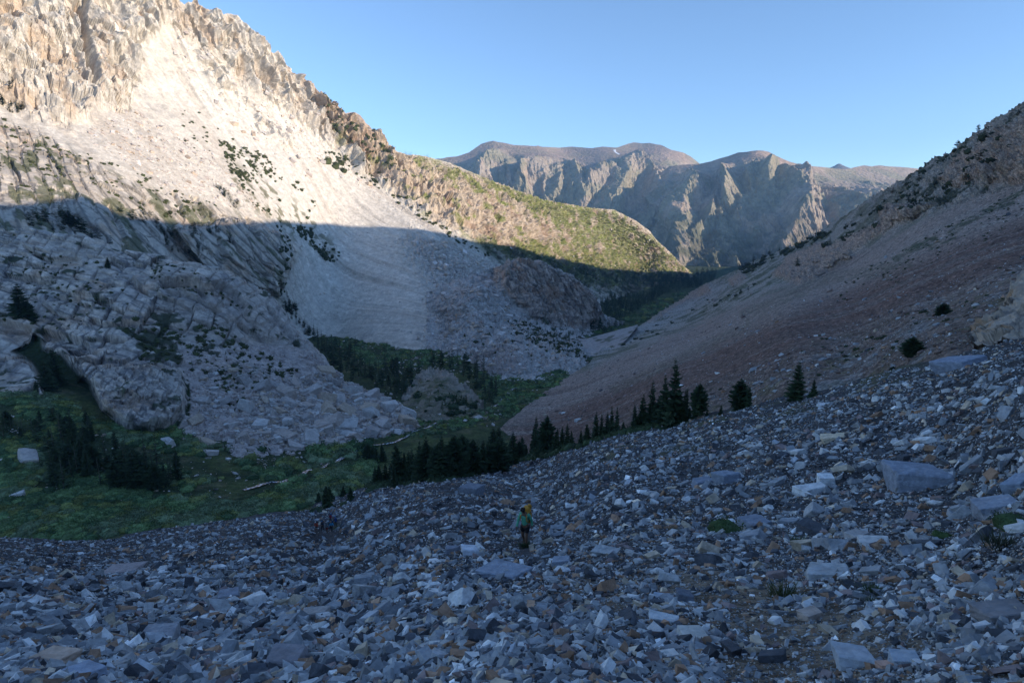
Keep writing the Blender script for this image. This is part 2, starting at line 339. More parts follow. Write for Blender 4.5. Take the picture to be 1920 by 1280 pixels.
# ---- boulder spur with the rock knob
def bo_disp(k, block):
    def f(P, px, py):
        w1, e1 = worley(P/(block*np.array([1, 1, 1.3]))+.25*fbm(P/block/2, 2, 5)[..., None], 71); w2, e2 = worley(P/(block*.4), 75)
        return k*((w1-.5)*1.1+(w2-.5)*.5+fbm(P/(block*2.5), 4, 77, rid=True)*.9), None
    return f
KNOB = [(936, 500), (950, 492), (985, 488), (1010, 492), (1040, 505), (1062, 515), (1082, 528), (1105, 545), (1116, 560), (1124, 585), (1118, 605), (1090, 618), (1040, 612), (1010, 600), (975, 575), (945, 540)]
def knob_disp(P, px, py):
    kn = pmask(px, py, KNOB, 8)
    d, _ = bo_disp(6, 11)(P, px, py)
    Q = P*np.array([1, 1, .35])
    d2 = fbm(Q/38, 4, 81, rid=True)*13+fbm(Q/12, 3, 82, rid=True)*5
    j1, f1 = joints(P, [(1, .4, .15), (.3, 1, 0), (.1, .1, 1)], (13, 13, 34), 421, .7, 80.)
    return (1-kn)*d + kn*(d2+.3*d+(j1-.5)*9-3*(1-sst(.2, 2, f1))), None
def knob_col(P, px, py, d):
    kn = pmask(px, py, KNOB, 8)
    c = np.ones(P.shape)*np.array([.47, .44, .42])*(1+.15*fbm(P/18, 3, 83)[..., None])
    j1, f1 = joints(P, [(1, .4, .15), (.3, 1, 0), (.1, .1, 1)], (13, 13, 34), 421, .7, 80.); c = mixc(c, (.36, .285, .235), kn*.8); c = c*(1+(kn*(j1-.5)*.4)[..., None]); c = mixc(c, (.12, .11, .11), kn*(1-sst(.2, 1.6, f1))*.7); c = mixc(c, (.33, .215, .15), kn*sst(.1, .4, fbm(P/20, 4, 84))*.6)  # knob joints darkened in colour, standing in for shade in the cracks
    gm = pmask(px, py, [(985, 590), (1020, 600), (1110, 640), (1140, 690), (1060, 650), (1000, 630)], 14)
    c = mixc(c, (.04, .06, .03), np.clip(gm*.8+.25, 0, 1)*sst(.12, .3, fbm(P/16, 3, 85)))
    c = mixc(c, (.27, .20, .17), pmask(px, py, [(880, 655), (960, 650), (985, 690), (900, 720), (860, 690)], 10)*.5)
    return c
SPUR = Sheet('boulder_spur', np.arange(800, 1172, 1.2),
    [(800, 545), (860, 525), (930, 501), (938, 499), (950, 491), (985, 487), (1010, 491), (1040, 504), (1062, 514), (1082, 527), (1105, 544), (1117, 560), (1124, 575), (1130, 590), (1150, 597), (1171, 606)],
    [(800, 700), (880, 700), (950, 722), (1020, 720), (1080, 705), (1108, 690), (1125, 665), (1150, 650), (1171, 625)], 190,
    [(840, 535, 1080), (940, 500, 1200), (1000, 492, 1230), (1060, 516, 1260), (1115, 562, 1280), (1140, 597, 1290), (1168, 608, 1300), (1100, 625, 1170), (1150, 620, 1280), (1040, 610, 1120), (1040, 640, 960), (1085, 650, 940), (1095, 682, 'F'), (1050, 692, 'F'), (950, 705, 'F'), (880, 672, 'F'), (860, 600, 940), (930, 600, 1020)],
    knob_disp, knob_col, M_ROCKN, merge=(LEFT, lambda px, py: np.maximum(1-sst(806, 905, px+12*np.sin(py/17)), (1-sst(925, 938, px))*(1-sst(508, 545, py))), 5), relief=[(KNOB, 9, .035), ([(890, 660), (950, 648), (1080, 655), (1100, 680), (1000, 700), (900, 710)], 12, .02)], back=(25, 25), smooth=False, label='boulder covered spur below a brown rock knob')

# ---- near granite massif on the left
MTOP = [(-260, 400), (0, 424), (40, 424), (130, 440), (180, 452), (240, 470), (290, 471), (350, 488), (420, 497), (445, 513), (470, 532), (500, 550), (540, 583), (565, 612), (591, 640), (606, 660), (620, 680), (632, 700), (645, 715), (672, 725), (700, 737), (720, 738), (735, 752), (755, 762), (775, 780), (788, 800), (800, 815)]
MBOT = [(-260, 800), (0, 790), (90, 770), (180, 815), (300, 830), (340, 845), (450, 870), (560, 880), (660, 870), (720, 850), (788, 826), (800, 822)]
BUTT = [(170, 712), (195, 695), (250, 690), (300, 682), (335, 700), (347, 730), (343, 765), (325, 790), (290, 802), (240, 795), (190, 765)]
GULLY = [(62, 625), (80, 630), (82, 655), (115, 665), (135, 690), (170, 720), (185, 770), (240, 810), (90, 800), (95, 740), (60, 680), (20, 655), (40, 645)]
WROCK = [(-60, 655), (0, 668), (45, 662), (60, 690), (88, 742), (40, 750), (-60, 752)]
TALUSM = [(330, 640), (420, 650), (500, 640), (590, 660), (640, 700), (700, 730), (800, 790), (780, 860), (330, 880), (345, 800), (350, 720)]
def ledge(px, py, line, w):
    x = [a for a, b in line]; y = np.interp(px, x, [b for a, b in line]); e = sst(x[0]-4, x[0]+10, px)*(1-sst(x[-1]-10, x[-1]+4, px))
    v = py-y; return e*sst(-1.2, .8, v)*np.clip(1-v/w, 0, 1)*(v < w)
LEDGES = [([(300, 524), (315, 517), (332, 515), (352, 518), (372, 532), (388, 553)], 32, 13), ([(396, 520), (412, 518), (430, 524), (452, 545), (470, 572)], 44, 10), ([(312, 552), (345, 556), (375, 567), (415, 588)], 14, 6), ([(165, 595), (210, 607), (262, 612)], 18, 6), ([(-60, 590), (0, 600), (55, 608)], 36, 8),
          ([(68, 608), (115, 617), (165, 640)], 30, 8), ([(42, 455), (80, 478), (150, 478)], 14, 6), ([(120, 643), (160, 655), (195, 668)], 26, 7), ([(160, 470), (200, 480), (232, 500)], 12, 5), ([(0, 500), (60, 512), (110, 530)], 12, 5), ([(215, 520), (250, 530), (290, 560)], 16, 6), ([(440, 600), (480, 615), (520, 640)], 16, 6), ([(500, 560), (540, 600), (580, 650)], 18, 6), ([(100, 555), (160, 560), (215, 575)], 10, 4), ([(260, 640), (310, 645), (350, 660)], 10, 4)]
WALLS = [[(300, 522), (345, 518), (372, 534), (390, 556), (424, 592), (380, 580), (345, 574), (306, 562)], [(396, 520), (430, 524), (452, 545), (474, 590), (450, 600), (418, 582), (402, 552)], [(500, 560), (545, 592), (592, 650), (612, 690), (560, 690), (520, 640)]]
def walls(px, py): return np.maximum(np.maximum(pmask(px, py, WALLS[0], 5), pmask(px, py, WALLS[1], 5)), .7*pmask(px, py, WALLS[2], 10))  # smooth panels under the ledges, coloured darker as painted shade
def mas_joints(P):
    A = [(.22, -.1, 1), (1, .15, .1), (.1, 1, 0)]
    w1, e1 = joints(P, A, (6.5, 14, 14), 401, .8, 120.); w2, e2 = joints(P, A, (2.6, 5, 5), 411, .6, 40.); return w1, e1, w2, e2
def mas_disp(P, px, py):
    wob = fbm(P/20, 3, 3)*9
    tl = pmask(px+wob, py+wob, TALUSM, 12); bt = pmask(px, py, BUTT, 7); gl = pmask(px+wob*.5, py+wob*.5, GULLY, 6)
    # near-horizontal joints: cells wide and low, dipping gently right
    S = np.stack([(P[..., 0]+.2*P[..., 2])/17, P[..., 1]/17, (P[..., 2]+.22*P[..., 0])/6.5], -1) + .25*fbm(P/15, 2, 91)[..., None]
    w1, e1, w2, e2 = mas_joints(P); fm = sst(-.25, .25, fbm(P/55, 3, 116))*(1-walls(px, py)); w1 = .5+(w1-.5)*(.15+.85*fm); w2 = .5+(w2-.5)*(.2+.8*fm)
    Q = P*np.array([1, 1, .3])
    lft = sst(520, 250, px)
    d = (w1-.5)*(3.5+5*lft) + (w2-.5)*1.1*(.4+.6*lft) + fbm(P/70, 3, 96)*11 - 2.2*(1-sst(.1, .9, e1))
    # curved overhangs in the big wall
    for ln, w, dep in ([(300, 540), (350, 525), (395, 535), (430, 560)], 20, 7), ([(430, 540), (460, 560), (440, 600)], 16, 7), ([(205, 470), (215, 540), (240, 600)], 6, 5), ([(290, 500), (310, 545)], 6, 6), ([(395, 600), (440, 625), (520, 640)], 9, 4), ([(80, 470), (130, 490), (200, 500)], 5, 4):
        d -= 0*lmask(px+wob, py+wob*.5, ln, w)*dep
    for ln, w, dep in LEDGES: d -= ledge(px+wob*.25, py+wob*.5, ln, w)*dep*1.15
    jb, eb = joints(P, [(1, .3, .1), (.3, 1, 0), (.1, 0, 1)], (3.5, 4, 22), 431, .6, 30.); db = fbm(Q/14, 3, 97, rid=True)*4 + (jb-.5)*4
    w3, e3 = worley(P/7.0, 101); w4, e4 = worley(P/2.6, 104)
    dt = (w3-.5)*5*sst(.35, .6, w3)+(w4-.5)*2.2+fbm(P/30, 3, 98)*3
    d = d*(1-bt)+db*bt; d = d*(1-tl)+dt*tl; d = d*(1-gl)+gl*fbm(P/12, 3, 99)*2
    return d*.9, None
def mas_col(P, px, py, d):
    wob = fbm(P/20, 3, 3)*9
    c = np.ones(P.shape)*np.array([.54, .475, .42])*(1+.18*fbm(P/12, 4, 110)[..., None])
    c = mixc(c, (.44, .31, .225), sst(.05, .4, fbm(P/25, 4, 111))*.6)
    c = mixc(c, (.17, .17, .185), sst(.15, .45, fbm(P*np.array([1, 1, .16])/8, 4, 112))*.6); c = mixc(c, (.56, .52, .48), sst(.1, .4, fbm(P/np.array([30, 30, 9]), 3, 114))*.5)
    S = np.stack([(P[..., 0]+.2*P[..., 2])/17, P[..., 1]/17, (P[..., 2]+.22*P[..., 0])/6.5], -1) + .25*fbm(P/15, 2, 91)[..., None]
    w1, e1, w2, e2 = mas_joints(P); tl = pmask(px+wob, py+wob, TALUSM, 12); fm = sst(-.25, .25, fbm(P/55, 3, 116))*(1-walls(px, py))
    c = c*(.80+.24*w1+.16*w2)[..., None]; c = mixc(c, (.10, .10, .105), (1-tl)*(1-sst(.15, .9, e1))*(.12+.6*fm)); c = mixc(c, (.31, .30, .30), walls(px, py)*.55); c = mixc(c, (.40, .30, .23), walls(px, py)*sst(.1, .4, fbm(P/12, 3, 117))*.5); c = mixc(c, (.14, .14, .14), (1-tl)*fm*(1-sst(.05, .4, e2))*.5)  # joint lines and under-ledge panels carry painted shade in the colour
    c = mixc(c, (.33, .285, .25), pmask(px, py, [(290, 510), (430, 520), (520, 590), (600, 680), (560, 720), (460, 640), (330, 640)], 20)*.5)
    tl = pmask(px+wob, py+wob, TALUSM, 12)
    c = mixc(c, (.46, .39, .37), tl*.7)
    g = sst(.22, .36, fbm(P*np.array([1, 1, 2.0])/13, 4, 113)-.5*tl+.55*pmask(px, py, [(230, 640), (300, 600), (420, 640), (520, 680), (500, 720), (420, 740), (300, 690)], 30)-.12)
    c = mixc(c, (.04, .055, .03), g*.9)
    gl = pmask(px+wob*.5, py+wob*.5, GULLY, 6)
    e = lmask(px+wob, py+wob*.6, [(350, 715), (354, 745), (348, 775), (330, 800)], 7)*sst(-.3, .1, fbm(P/5, 2, 115))
    c = mixc(c, (.03, .045, .02), np.maximum(gl, e))
    return c
MASSIF = Sheet('granite_massif', np.arange(-230, 800, 1.25), MTOP, MBOT, 350,
    [(-260, 400, 470), (0, 424, 520), (130, 440, 530), (240, 470, 540), (350, 488, 560), (420, 497, 580), (470, 532, 590), (540, 583, 590), (591, 640, 580), (632, 700, 560), (700, 737, 510), (755, 762, 470), (788, 800, 430),
     (-260, 780, 300), (0, 745, 350), (170, 770, 'F'), (300, 800, 'F'), (345, 810, 'F'), (450, 840, 'F'), (560, 843, 'F'), (660, 832, 'F'), (740, 812, 'F'), (785, 798, 'F'), (0, 640, 420), (150, 600, 445), (300, 650, 440), (400, 560, 520), (450, 700, 440), (550, 700, 480), (330, 560, 500), (200, 700, 380), (620, 760, 440)],
    mas_disp, mas_col, M_ROCKN, relief=[(BUTT, 8, .05), (WROCK, 7, .06), (GULLY, 10, -.04), ([(430, 480), (500, 545), (590, 640), (640, 715), (600, 720), (520, 640), (440, 560), (300, 530), (280, 480)], 14, .03), ([(130, 655), (200, 665), (190, 690), (150, 715)], 6, .03)],
    back=(35, 22), smooth=False, label='jointed granite massif with boulder field at its foot')

# ---- right hand slope
RTOP = [(925, 812), (937, 800), (960, 783), (1000, 748), (1047, 716), (1085, 694), (1101, 684), (1115, 668), (1127, 655), (1142, 636), (1160, 622), (1200, 610), (1230, 592), (1262, 566), (1300, 545), (1323, 532), (1352, 519), (1381, 506), (1413, 490), (1455, 471), (1494, 459), (1526, 442), (1552, 422), (1591, 400), (1639, 367), (1687, 341), (1715, 326), (1733, 312), (1752, 299), (1784, 287), (1800, 275), (1817, 262), (1833, 250), (1865, 228), (1891, 212), (1905, 205), (1920, 193), (2060, 110), (2300, -40)]
RTOP = sorted(RTOP, key=lambda q: q[0])
RBOT = [(925, 900), (1040, 880), (1180, 850), (1320, 820), (1480, 780), (1660, 735), (1780, 705), (1920, 675), (2100, 600), (2300, 560)]
def band(px, py, a, b, soft=6):
    """between two lines given as (x0,y0,x1,y1)"""
    ya = a[1]+(px-a[0])*(a[3]-a[1])/(a[2]-a[0]); yb = b[1]+(px-b[0])*(b[3]-b[1])/(b[2]-b[0])
    return sst(-soft, soft, py-ya)*sst(-soft, soft, yb-py)
ROCKB = [[(1450, 515), (1480, 480), (1540, 455), (1570, 470), (1600, 480), (1560, 500), (1530, 520), (1500, 530)], [(1525, 500), (1560, 462), (1640, 425), (1700, 395), (1760, 385), (1720, 405), (1640, 445), (1560, 500)],
         [(1650, 400), (1680, 388), (1730, 392), (1700, 412), (1660, 420)], [(1800, 300), (1860, 260), (1925, 225), (1960, 230), (1960, 300), (1920, 318), (1840, 340), (1790, 350), (1760, 340)], [(1205, 610), (1240, 585), (1300, 545), (1330, 532), (1335, 545), (1290, 565), (1245, 590)], [(1366, 525), (1390, 512), (1400, 520), (1375, 535)], [(1840, 330), (1920, 280), (2000, 240), (2000, 300), (1920, 340), (1850, 350)]]
def right_masks(P, px, py):
    wob = fbm(P/18, 3, 3)*5
    rk = 0
    for r in ROCKB: rk = np.maximum(rk, pmask(px+wob, py+wob, r, 5))
    crest = band(px, py, (1340, 500, 1920, 150), (1340, 520, 1920, 345), 14)*sst(1500, 1750, px)
    return wob, rk, crest
def right_disp(P, px, py):
    wob, rk, cr = right_masks(P, px, py)
    w1, _ = worley(P/7, 121); w2, _ = worley(P/2.2, 124); w3, _ = worley(P/.9, 126)
    d = rk*((w1-.5)*5+fbm(P/14, 4, 127, rid=True)*4+2) + cr*((w1-.5)*5+(w2-.5)*2.5+fbm(P/20, 4, 129, rid=True)*3)
    near = np.clip(np.linalg.norm(P, axis=-1)/300, .25, 1)
    d = d - 1.6*near*fbm(np.stack([P@np.array([-.8, .5, -.4])/200, P@np.array([.5, .8, .1])/16, P[..., 2]/200], -1), 4, 141)
    d = d + near*(fbm(P/25, 3, 128)*1.2 + (w2-.5)*.5) + (w3-.5)*.22
    return d, None
def right_col(P, px, py, d):
    wob, rk, cr = right_masks(P, px, py)
    G = np.stack([(px*.93-py*-.0)/420+py*0, (py+.42*px)/9, px*0], -1)
    st = fbm(np.stack([P@np.array([-.8, .5, -.4])/120, P@np.array([.5, .8, .1])/7, P[..., 2]/120], -1), 4, 131)
    c = np.ones(P.shape)*np.array([.34, .265, .225])
    red = band(px, py, (1040, 770, 1920, 410), (1040, 860, 1920, 500), 22)
    c = mixc(c, (.19, .112, .09), red*.88)
    c = mixc(c, (.36, .31, .27), sst(-.1, .5, st)*.6)
    c = mixc(c, (.17, .12, .10), sst(.0, .45, fbm(np.stack([P@np.array([-.8, .5, -.4])/200, P@np.array([.5, .8, .1])/16, P[..., 2]/200], -1), 4, 141))*.55)
    # the pale, half grown flank under the crest
    up = 1-sst(-16, 16, py+wob*1.5-np.interp(px, [900, 1100, 1300, 1450, 1600, 1800, 1920], [700, 693, 608, 545, 475, 375, 325]))
    c = mixc(c, (.36, .34, .30), up*.9)
    c = mixc(c, (.10, .115, .06), up*(1-rk)*sst(-.12, .2, fbm(P/np.array([40, 40, 12]), 4, 132)+.45*st)*.85)
    toe = pmask(px, py, [(1055, 655), (1062, 640), (1210, 600), (1330, 535), (1400, 520), (1240, 610), (1130, 670), (1110, 690)], 8)
    c = mixc(c, (.44, .42, .41), toe*.7*(1-sst(.1, .3, st)))
    c = mixc(c, (.42, .34, .28), cr*(.55+.3*fbm(P/10, 3, 133)))
    c = mixc(c, (.06, .07, .045), cr*sst(.05, .25, fbm(P/14, 4, 134))*.9)
    c = mixc(c, (.46, .33, .25), rk*.85); c = mixc(c, (.20, .17, .16), rk*sst(.1, .4, fbm(P/8, 3, 135))*.5)
    # green stripes of low plants down the scree
    for l, w, k in ([(1700, 470), (1755, 448)], 7, .8), ([(1680, 490), (1740, 460)], 5, .6), ([(1840, 400), (1925, 355)], 6, .8), ([(1780, 440), (1850, 400), (1900, 380)], 6, .7), ([(1835, 355), (1890, 330)], 5, .6), ([(1740, 465), (1790, 445)], 4, .7), ([(1400, 590), (1560, 520), (1700, 500)], 16, .35), ([(1150, 730), (1300, 660), (1400, 610)], 14, .25):
        c = mixc(c, (.05, .075, .035), lmask(px+wob, py+wob, l, w)*k*sst(-.35, .1, st+fbm(P/5, 2, 136)))
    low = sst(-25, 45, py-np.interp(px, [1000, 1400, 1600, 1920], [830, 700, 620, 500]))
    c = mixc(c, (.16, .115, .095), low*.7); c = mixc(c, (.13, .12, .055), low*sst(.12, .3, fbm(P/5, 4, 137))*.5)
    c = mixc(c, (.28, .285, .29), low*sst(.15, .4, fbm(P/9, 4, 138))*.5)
    return c
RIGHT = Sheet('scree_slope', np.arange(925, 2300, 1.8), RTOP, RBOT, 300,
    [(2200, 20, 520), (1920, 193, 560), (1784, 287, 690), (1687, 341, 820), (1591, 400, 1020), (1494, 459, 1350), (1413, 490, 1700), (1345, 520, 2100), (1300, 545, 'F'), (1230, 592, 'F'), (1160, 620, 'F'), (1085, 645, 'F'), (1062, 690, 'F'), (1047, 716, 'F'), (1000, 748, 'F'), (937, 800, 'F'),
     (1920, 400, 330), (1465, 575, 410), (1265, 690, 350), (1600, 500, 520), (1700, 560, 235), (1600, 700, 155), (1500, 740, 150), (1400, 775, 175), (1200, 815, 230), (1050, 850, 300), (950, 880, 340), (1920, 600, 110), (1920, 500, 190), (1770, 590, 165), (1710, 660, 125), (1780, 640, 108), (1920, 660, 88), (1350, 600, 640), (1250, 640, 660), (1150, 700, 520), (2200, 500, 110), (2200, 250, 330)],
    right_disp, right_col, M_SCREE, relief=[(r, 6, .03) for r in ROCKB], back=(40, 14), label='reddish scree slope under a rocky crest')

def toe_col(P, px, py, d):
    c = np.ones(P.shape)*np.array([.36, .34, .33]); return mixc(c, (.09, .10, .055), sst(.15, .3, fbm(P/np.array([30, 30, 6]), 3, 139))*.8)
TOE = Sheet('gravel_fan', np.arange(1056, 1196, 1.5), [(1056, 650), (1061, 645), (1066, 642), (1090, 638), (1120, 629), (1160, 618), (1196, 608)], [(1056, 654), (1083, 664), (1127, 676), (1150, 662), (1175, 636), (1196, 611)], 50,
    [(1058, 650, .995), (1083, 663, .995), (1090, 638, .93), (1120, 630, .9), (1160, 619, .86), (1195, 609, .82), (1130, 672, .97), (1160, 660, .85), (1190, 640, .8)],
    lambda P, px, py: (fbm(P/12, 3, 140)*.8, None), toe_col, M_ROCKN, back=(10, 10), label='pale gravel fan spilling into the valley')
# ---- foreground talus
EDGE = [(-300, 1030), (0, 1010), (120, 1013), (200, 1010), (350, 985), (450, 973), (530, 962), (580, 955), (600, 940), (680, 915), (760, 905), (830, 900), (900, 885), (960, 866), (1040, 850), (1110, 828), (1180, 810), (1240, 798), (1320, 780), (1420, 757), (1480, 745), (1540, 733), (1600, 716), (1660, 700), (1720, 685), (1780, 668), (1850, 650), (1920, 636), (2200, 575)]
def tal_disp(P, px, py):
    r = np.linalg.norm(P, axis=-1); k = np.clip(r/40, .12, 1.3)
    return k*(fbm(P/9, 4, 141)*.7 + fbm(P/2.2, 3, 142)*.22), None
def tal_col(P, px, py, d):
    c = np.ones(P.shape)*np.array([.07, .07, .075])*(1+.3*fbm(P/3, 3, 143)[..., None])
    dirt = pmask(px, py, [(1080, 1100), (1300, 1060), (1500, 1090), (1750, 1200), (1920, 1230), (1920, 1330), (1400, 1330), (1280, 1180), (1100, 1130)], 40)
    c = mixc(c, (.22, .175, .13), dirt*.85)
    ed = pmask(px, py, [(1300, 770), (1700, 680), (1760, 690), (1400, 830), (1150, 880), (1100, 840)], 16)
    c = mixc(c, (.12, .12, .06), ed*sst(0, .4, fbm(P/4, 3, 144))*.6)
    return c
TALC = [(-300, 1030, 125), (0, 1010, 135), (200, 1010, 140), (350, 985, 155), (530, 962, 165), (600, 945, 178), (680, 917, 195), (760, 905, 205), (900, 885, 195), (1040, 850, 175), (1180, 810, 150), (1320, 780, 130), (1480, 745, 112), (1660, 700, 95), (1780, 668, 85), (1920, 636, 74), (2200, 575, 60),
        (985, 1034, 25.6), (620, 1000, 108), (960, 1280, 5.2), (100, 1280, 8.5), (1800, 1280, 4.0), (2200, 1280, 3.2), (-300, 1280, 10), (1500, 1000, 20), (1800, 950, 19), (600, 1120, 21), (200, 1100, 36), (1300, 900, 52), (1700, 800, 46), (300, 1180, 17.5), (1000, 950, 72), (1500, 1150, 8.6)]
TALUS = Sheet('talus_slope', np.arange(-320, 2250, 2.2), [(a, b-1) for a, b in EDGE], [(-320, 1420), (2250, 1420)], 330, TALC, tal_disp, tal_col, M_TALUS, lin=True, back=(8, 6), power=1.5, label='steep slope of loose grey talus and dirt')

# ---- far mountains
def spurs(px, py, lines):
    h = np.zeros(np.shape(px))
    for line, w, k in lines:
        d = np.full(np.shape(px), 1e9)
        for q in range(len(line)-1):
            x0, y0 = line[q]; x1, y1 = line[q+1]; ex, ey = x1-x0, y1-y0; L = ex*ex+ey*ey+1e-9
            t = np.clip(((px-x0)*ex+(py-y0)*ey)/L, 0, 1); d = np.minimum(d, (px-x0-t*ex)**2+(py-y0-t*ey)**2)
        h = np.maximum(h, np.clip(1-np.sqrt(d)/w, 0, 1)*k)
    return h
def far_disp(lines, seed, SK):
    def f(P, px, py):
        wx = fbm(P/500, 3, seed+5)*13; wy = fbm(P/420, 3, seed+6)*8
        h = spurs(px+wx, py+wy, lines)
        s = sst(0, 40, py-300)
        Q = np.stack([P[..., 0]/330, P[..., 1]/900, P[..., 2]/900], -1)+.35*fbm(P/700, 2, seed+7)[..., None]
        r = fbm(Q, 5, seed, rid=True); r2 = fbm(np.stack([P[..., 0]/130+.5*P[..., 2]/900, P[..., 1]/500, P[..., 2]/420], -1)+.4*fbm(P/260, 3, seed+8)[..., None], 4, seed+9, rid=True); r3 = fbm(P/np.array([45, 90, 70]), 3, seed+12, rid=True)
        d = h + (r*90 + np.maximum(r2, -.3)*70 + r3*24)*(.15+.85*s)
        top = np.interp(px, [a for a, b in SK], [b for a, b in SK]); fw = 55+55*sst(1490, 1560, px); return h*sst(4, fw+5, py-top)+(d-h)*sst(0, fw, py-top), None
    return f
def far_col(base, seed, tops):
    def f(P, px, py, d):
        c = np.ones(P.shape)*np.array(base)*(1+.12*fbm(P/200, 4, seed+20)[..., None])
        wob = fbm(P/250, 4, seed+21)
        hi = 1-sst(0, 30, py-tops+wob*14)
        c = mixc(c, (.34, .25, .205), hi*.8)
        c = mixc(c, (.46, .34, .255), sst(.1, .5, fbm(P/np.array([120, 300, 400]), 4, seed+22))*.6*(1-hi))
        g = sst(.0, .25, fbm(P/320, 4, seed+23)+.10)
        c = mixc(c, (.21, .215, .14), g*.55*(1-.5*hi))
        lo = sst(400, 510, py+wob*40)
        c = mixc(c, (.055, .07, .04), lo*sst(-.35, .1, fbm(P/90, 4, seed+24))*.75)
        return c
    return f
S1 = [(830, 297), (838, 295), (858, 293), (879, 286), (902, 270), (915, 266), (925, 264), (932, 266), (946, 268), (963, 272), (985, 273), (1004, 274), (1009, 273), (1014, 275), (1048, 277), (1071, 275), (1109, 278), (1130, 275), (1156, 277), (1165, 274), (1176, 270), (1189, 267), (1205, 269), (1217, 268), (1232, 271), (1240, 272), (1258, 281), (1281, 286), (1296, 294), (1312, 307), (1340, 330)]
FAR1 = Sheet('far_mountain', np.arange(780, 1341, 1.3), [(780, 300)]+S1, [(780, 540), (1341, 540)], 220,
    [(780, 300, 7600), (860, 292, 7600), (925, 265, 7700), (1050, 277, 8500), (1190, 267, 8800), (1312, 307, 8300), (940, 300, 7200), (1030, 300, 7000), (1150, 305, 7100), (1250, 300, 7500), (880, 340, 6900), (1000, 360, 6500), (1100, 380, 6300), (1200, 360, 6700), (850, 480, 5700), (1100, 500, 5600), (1300, 500, 5800)],
    far_disp([([(925, 264), (943, 285), (938, 305), (915, 335), (900, 350)], 42, 260), ([(1020, 298), (1003, 325), (985, 362)], 30, 190), ([(960, 290), (985, 300), (1020, 298), (1045, 306), (1072, 340), (1090, 385)], 26, 170), ([(940, 300), (955, 330), (970, 360)], 18, 90),
              ([(1170, 309), (1150, 330), (1115, 350), (1085, 372)], 30, 150), ([(1172, 309), (1150, 370), (1140, 400)], 34, 200), ([(1180, 309), (1198, 345), (1214, 365), (1226, 400), (1200, 450)], 40, 240), ([(1040, 300), (1052, 340), (1045, 372)], 16, 90), ([(1215, 290), (1235, 288), (1270, 305)], 18, 110)], 200, S1),
    far_col((.33, .28, .23), 200, 292), M_FAR, back=(400, 150), smooth=False, label='bare brown far mountain ridge')
S2 = [(1230, 330), (1255, 312), (1278, 309), (1300, 308), (1313, 307), (1332, 303), (1350, 297), (1365, 293), (1384, 286), (1400, 285), (1410, 283), (1423, 282), (1434, 283), (1442, 285), (1455, 292), (1468, 298), (1480, 303), (1494, 307), (1510, 309), (1526, 312), (1540, 313), (1558, 315), (1575, 317), (1590, 317), (1605, 313), (1620, 310), (1634, 312), (1649, 310), (1665, 312), (1687, 313), (1710, 315), (1729, 317), (1790, 322)]
FAR2 = Sheet('near_far_mountain', np.arange(1190, 1790, 1.3), [(1190, 420)]+S2, [(1190, 560), (1790, 560)], 240,
    [(1200, 420, 6500), (1240, 320, 6700), (1313, 307, 6500), (1365, 293, 6300), (1423, 282, 6100), (1494, 307, 6300), (1560, 315, 6900), (1650, 310, 7600), (1729, 317, 8000), (1250, 400, 5650), (1330, 400, 5600), (1440, 380, 5400), (1500, 400, 5100), (1560, 370, 5700), (1620, 350, 6600), (1600, 420, 5000), (1700, 400, 6200), (1300, 500, 4750), (1400, 500, 4650), (1500, 500, 4450), (1230, 520, 4800), (1700, 500, 4600)],
    far_disp([([(1423, 282), (1395, 300), (1372, 312), (1366, 340), (1374, 372), (1365, 400)], 26, 190), ([(1423, 282), (1425, 305), (1418, 330), (1412, 350)], 14, 110), ([(1430, 284), (1440, 308), (1444, 330), (1438, 350)], 20, 170), ([(1480, 335), (1495, 365), (1506, 400), (1496, 450), (1475, 490)], 36, 170),
              ([(1548, 352), (1560, 385), (1580, 410), (1596, 425)], 30, 150), ([(1580, 330), (1610, 345), (1640, 375)], 30, 160), ([(1325, 400), (1318, 430), (1300, 470)], 22, 130), ([(1313, 307), (1290, 350), (1275, 400), (1285, 450), (1270, 500)], 30, 150), ([(1395, 395), (1385, 430)], 20, 80), ([(1350, 330), (1340, 380), (1345, 430)], 18, 80)], 300, S2),
    far_col((.33, .275, .225), 300, 300), M_FAR, back=(400, 150), smooth=False, label='steep ribbed far mountain above a forest')
M_SNOW = bpy.data.materials.new('snow'); M_SNOW.use_nodes = True; M_SNOW.node_tree.nodes['Principled BSDF'].inputs['Base Color'].default_value = (.85, .87, .9, 1)
def patch(sheet, poly, lift, name, mat, label, kind='structure', cat=None, n=16):
    xs = np.linspace(min(a for a, b in poly), max(a for a, b in poly), n*2); ys = np.linspace(min(b for a, b in poly), max(b for a, b in poly), n)
    X, Y = np.meshgrid(xs, ys); P = sheet.at(X, Y); P = P*(1-lift/np.linalg.norm(P, axis=-1)[..., None])
    m = pmask(X, Y, poly, .6) > .5; Fs = grid_faces(n, n*2); Fs = Fs[m.ravel()[Fs].all(1)]
    return tag(mesh_obj(name, P, Fs, mat, smooth=True), label, cat, None, kind)
patch(FAR1, [(1149, 281), (1155, 280), (1155, 284), (1163, 291), (1160, 292), (1152, 286)], 9, 'snow', M_SNOW, 'small white snow patch below the far ridge', n=24)
# small cone peak far beyond
def cone_peak():
    n = 40; V = []; 
    a = np.linspace(0, 2*pi, 48, endpoint=False); top = at(1573, 307.5, 11000)
    for k in range(n):
        r = k/(n-1); R = 30+900*r; z = -340*r**.8
        V.append(np.stack([top[0]+R*np.cos(a), top[1]+R*np.sin(a), top[2]+z+12*np.sin(a*3+k*.3)*r], -1))
    V = np.array(V); V = np.concatenate([V, V[:, :1]], 1)
    tag(mesh_obj('distant_hill', V, grid_faces(n, 49), M_FAR, np.ones(V.shape)*np.array([.2, .16, .14]), smooth=True), 'small brown cone hill on the far skyline', None, None, 'structure')
cone_peak()

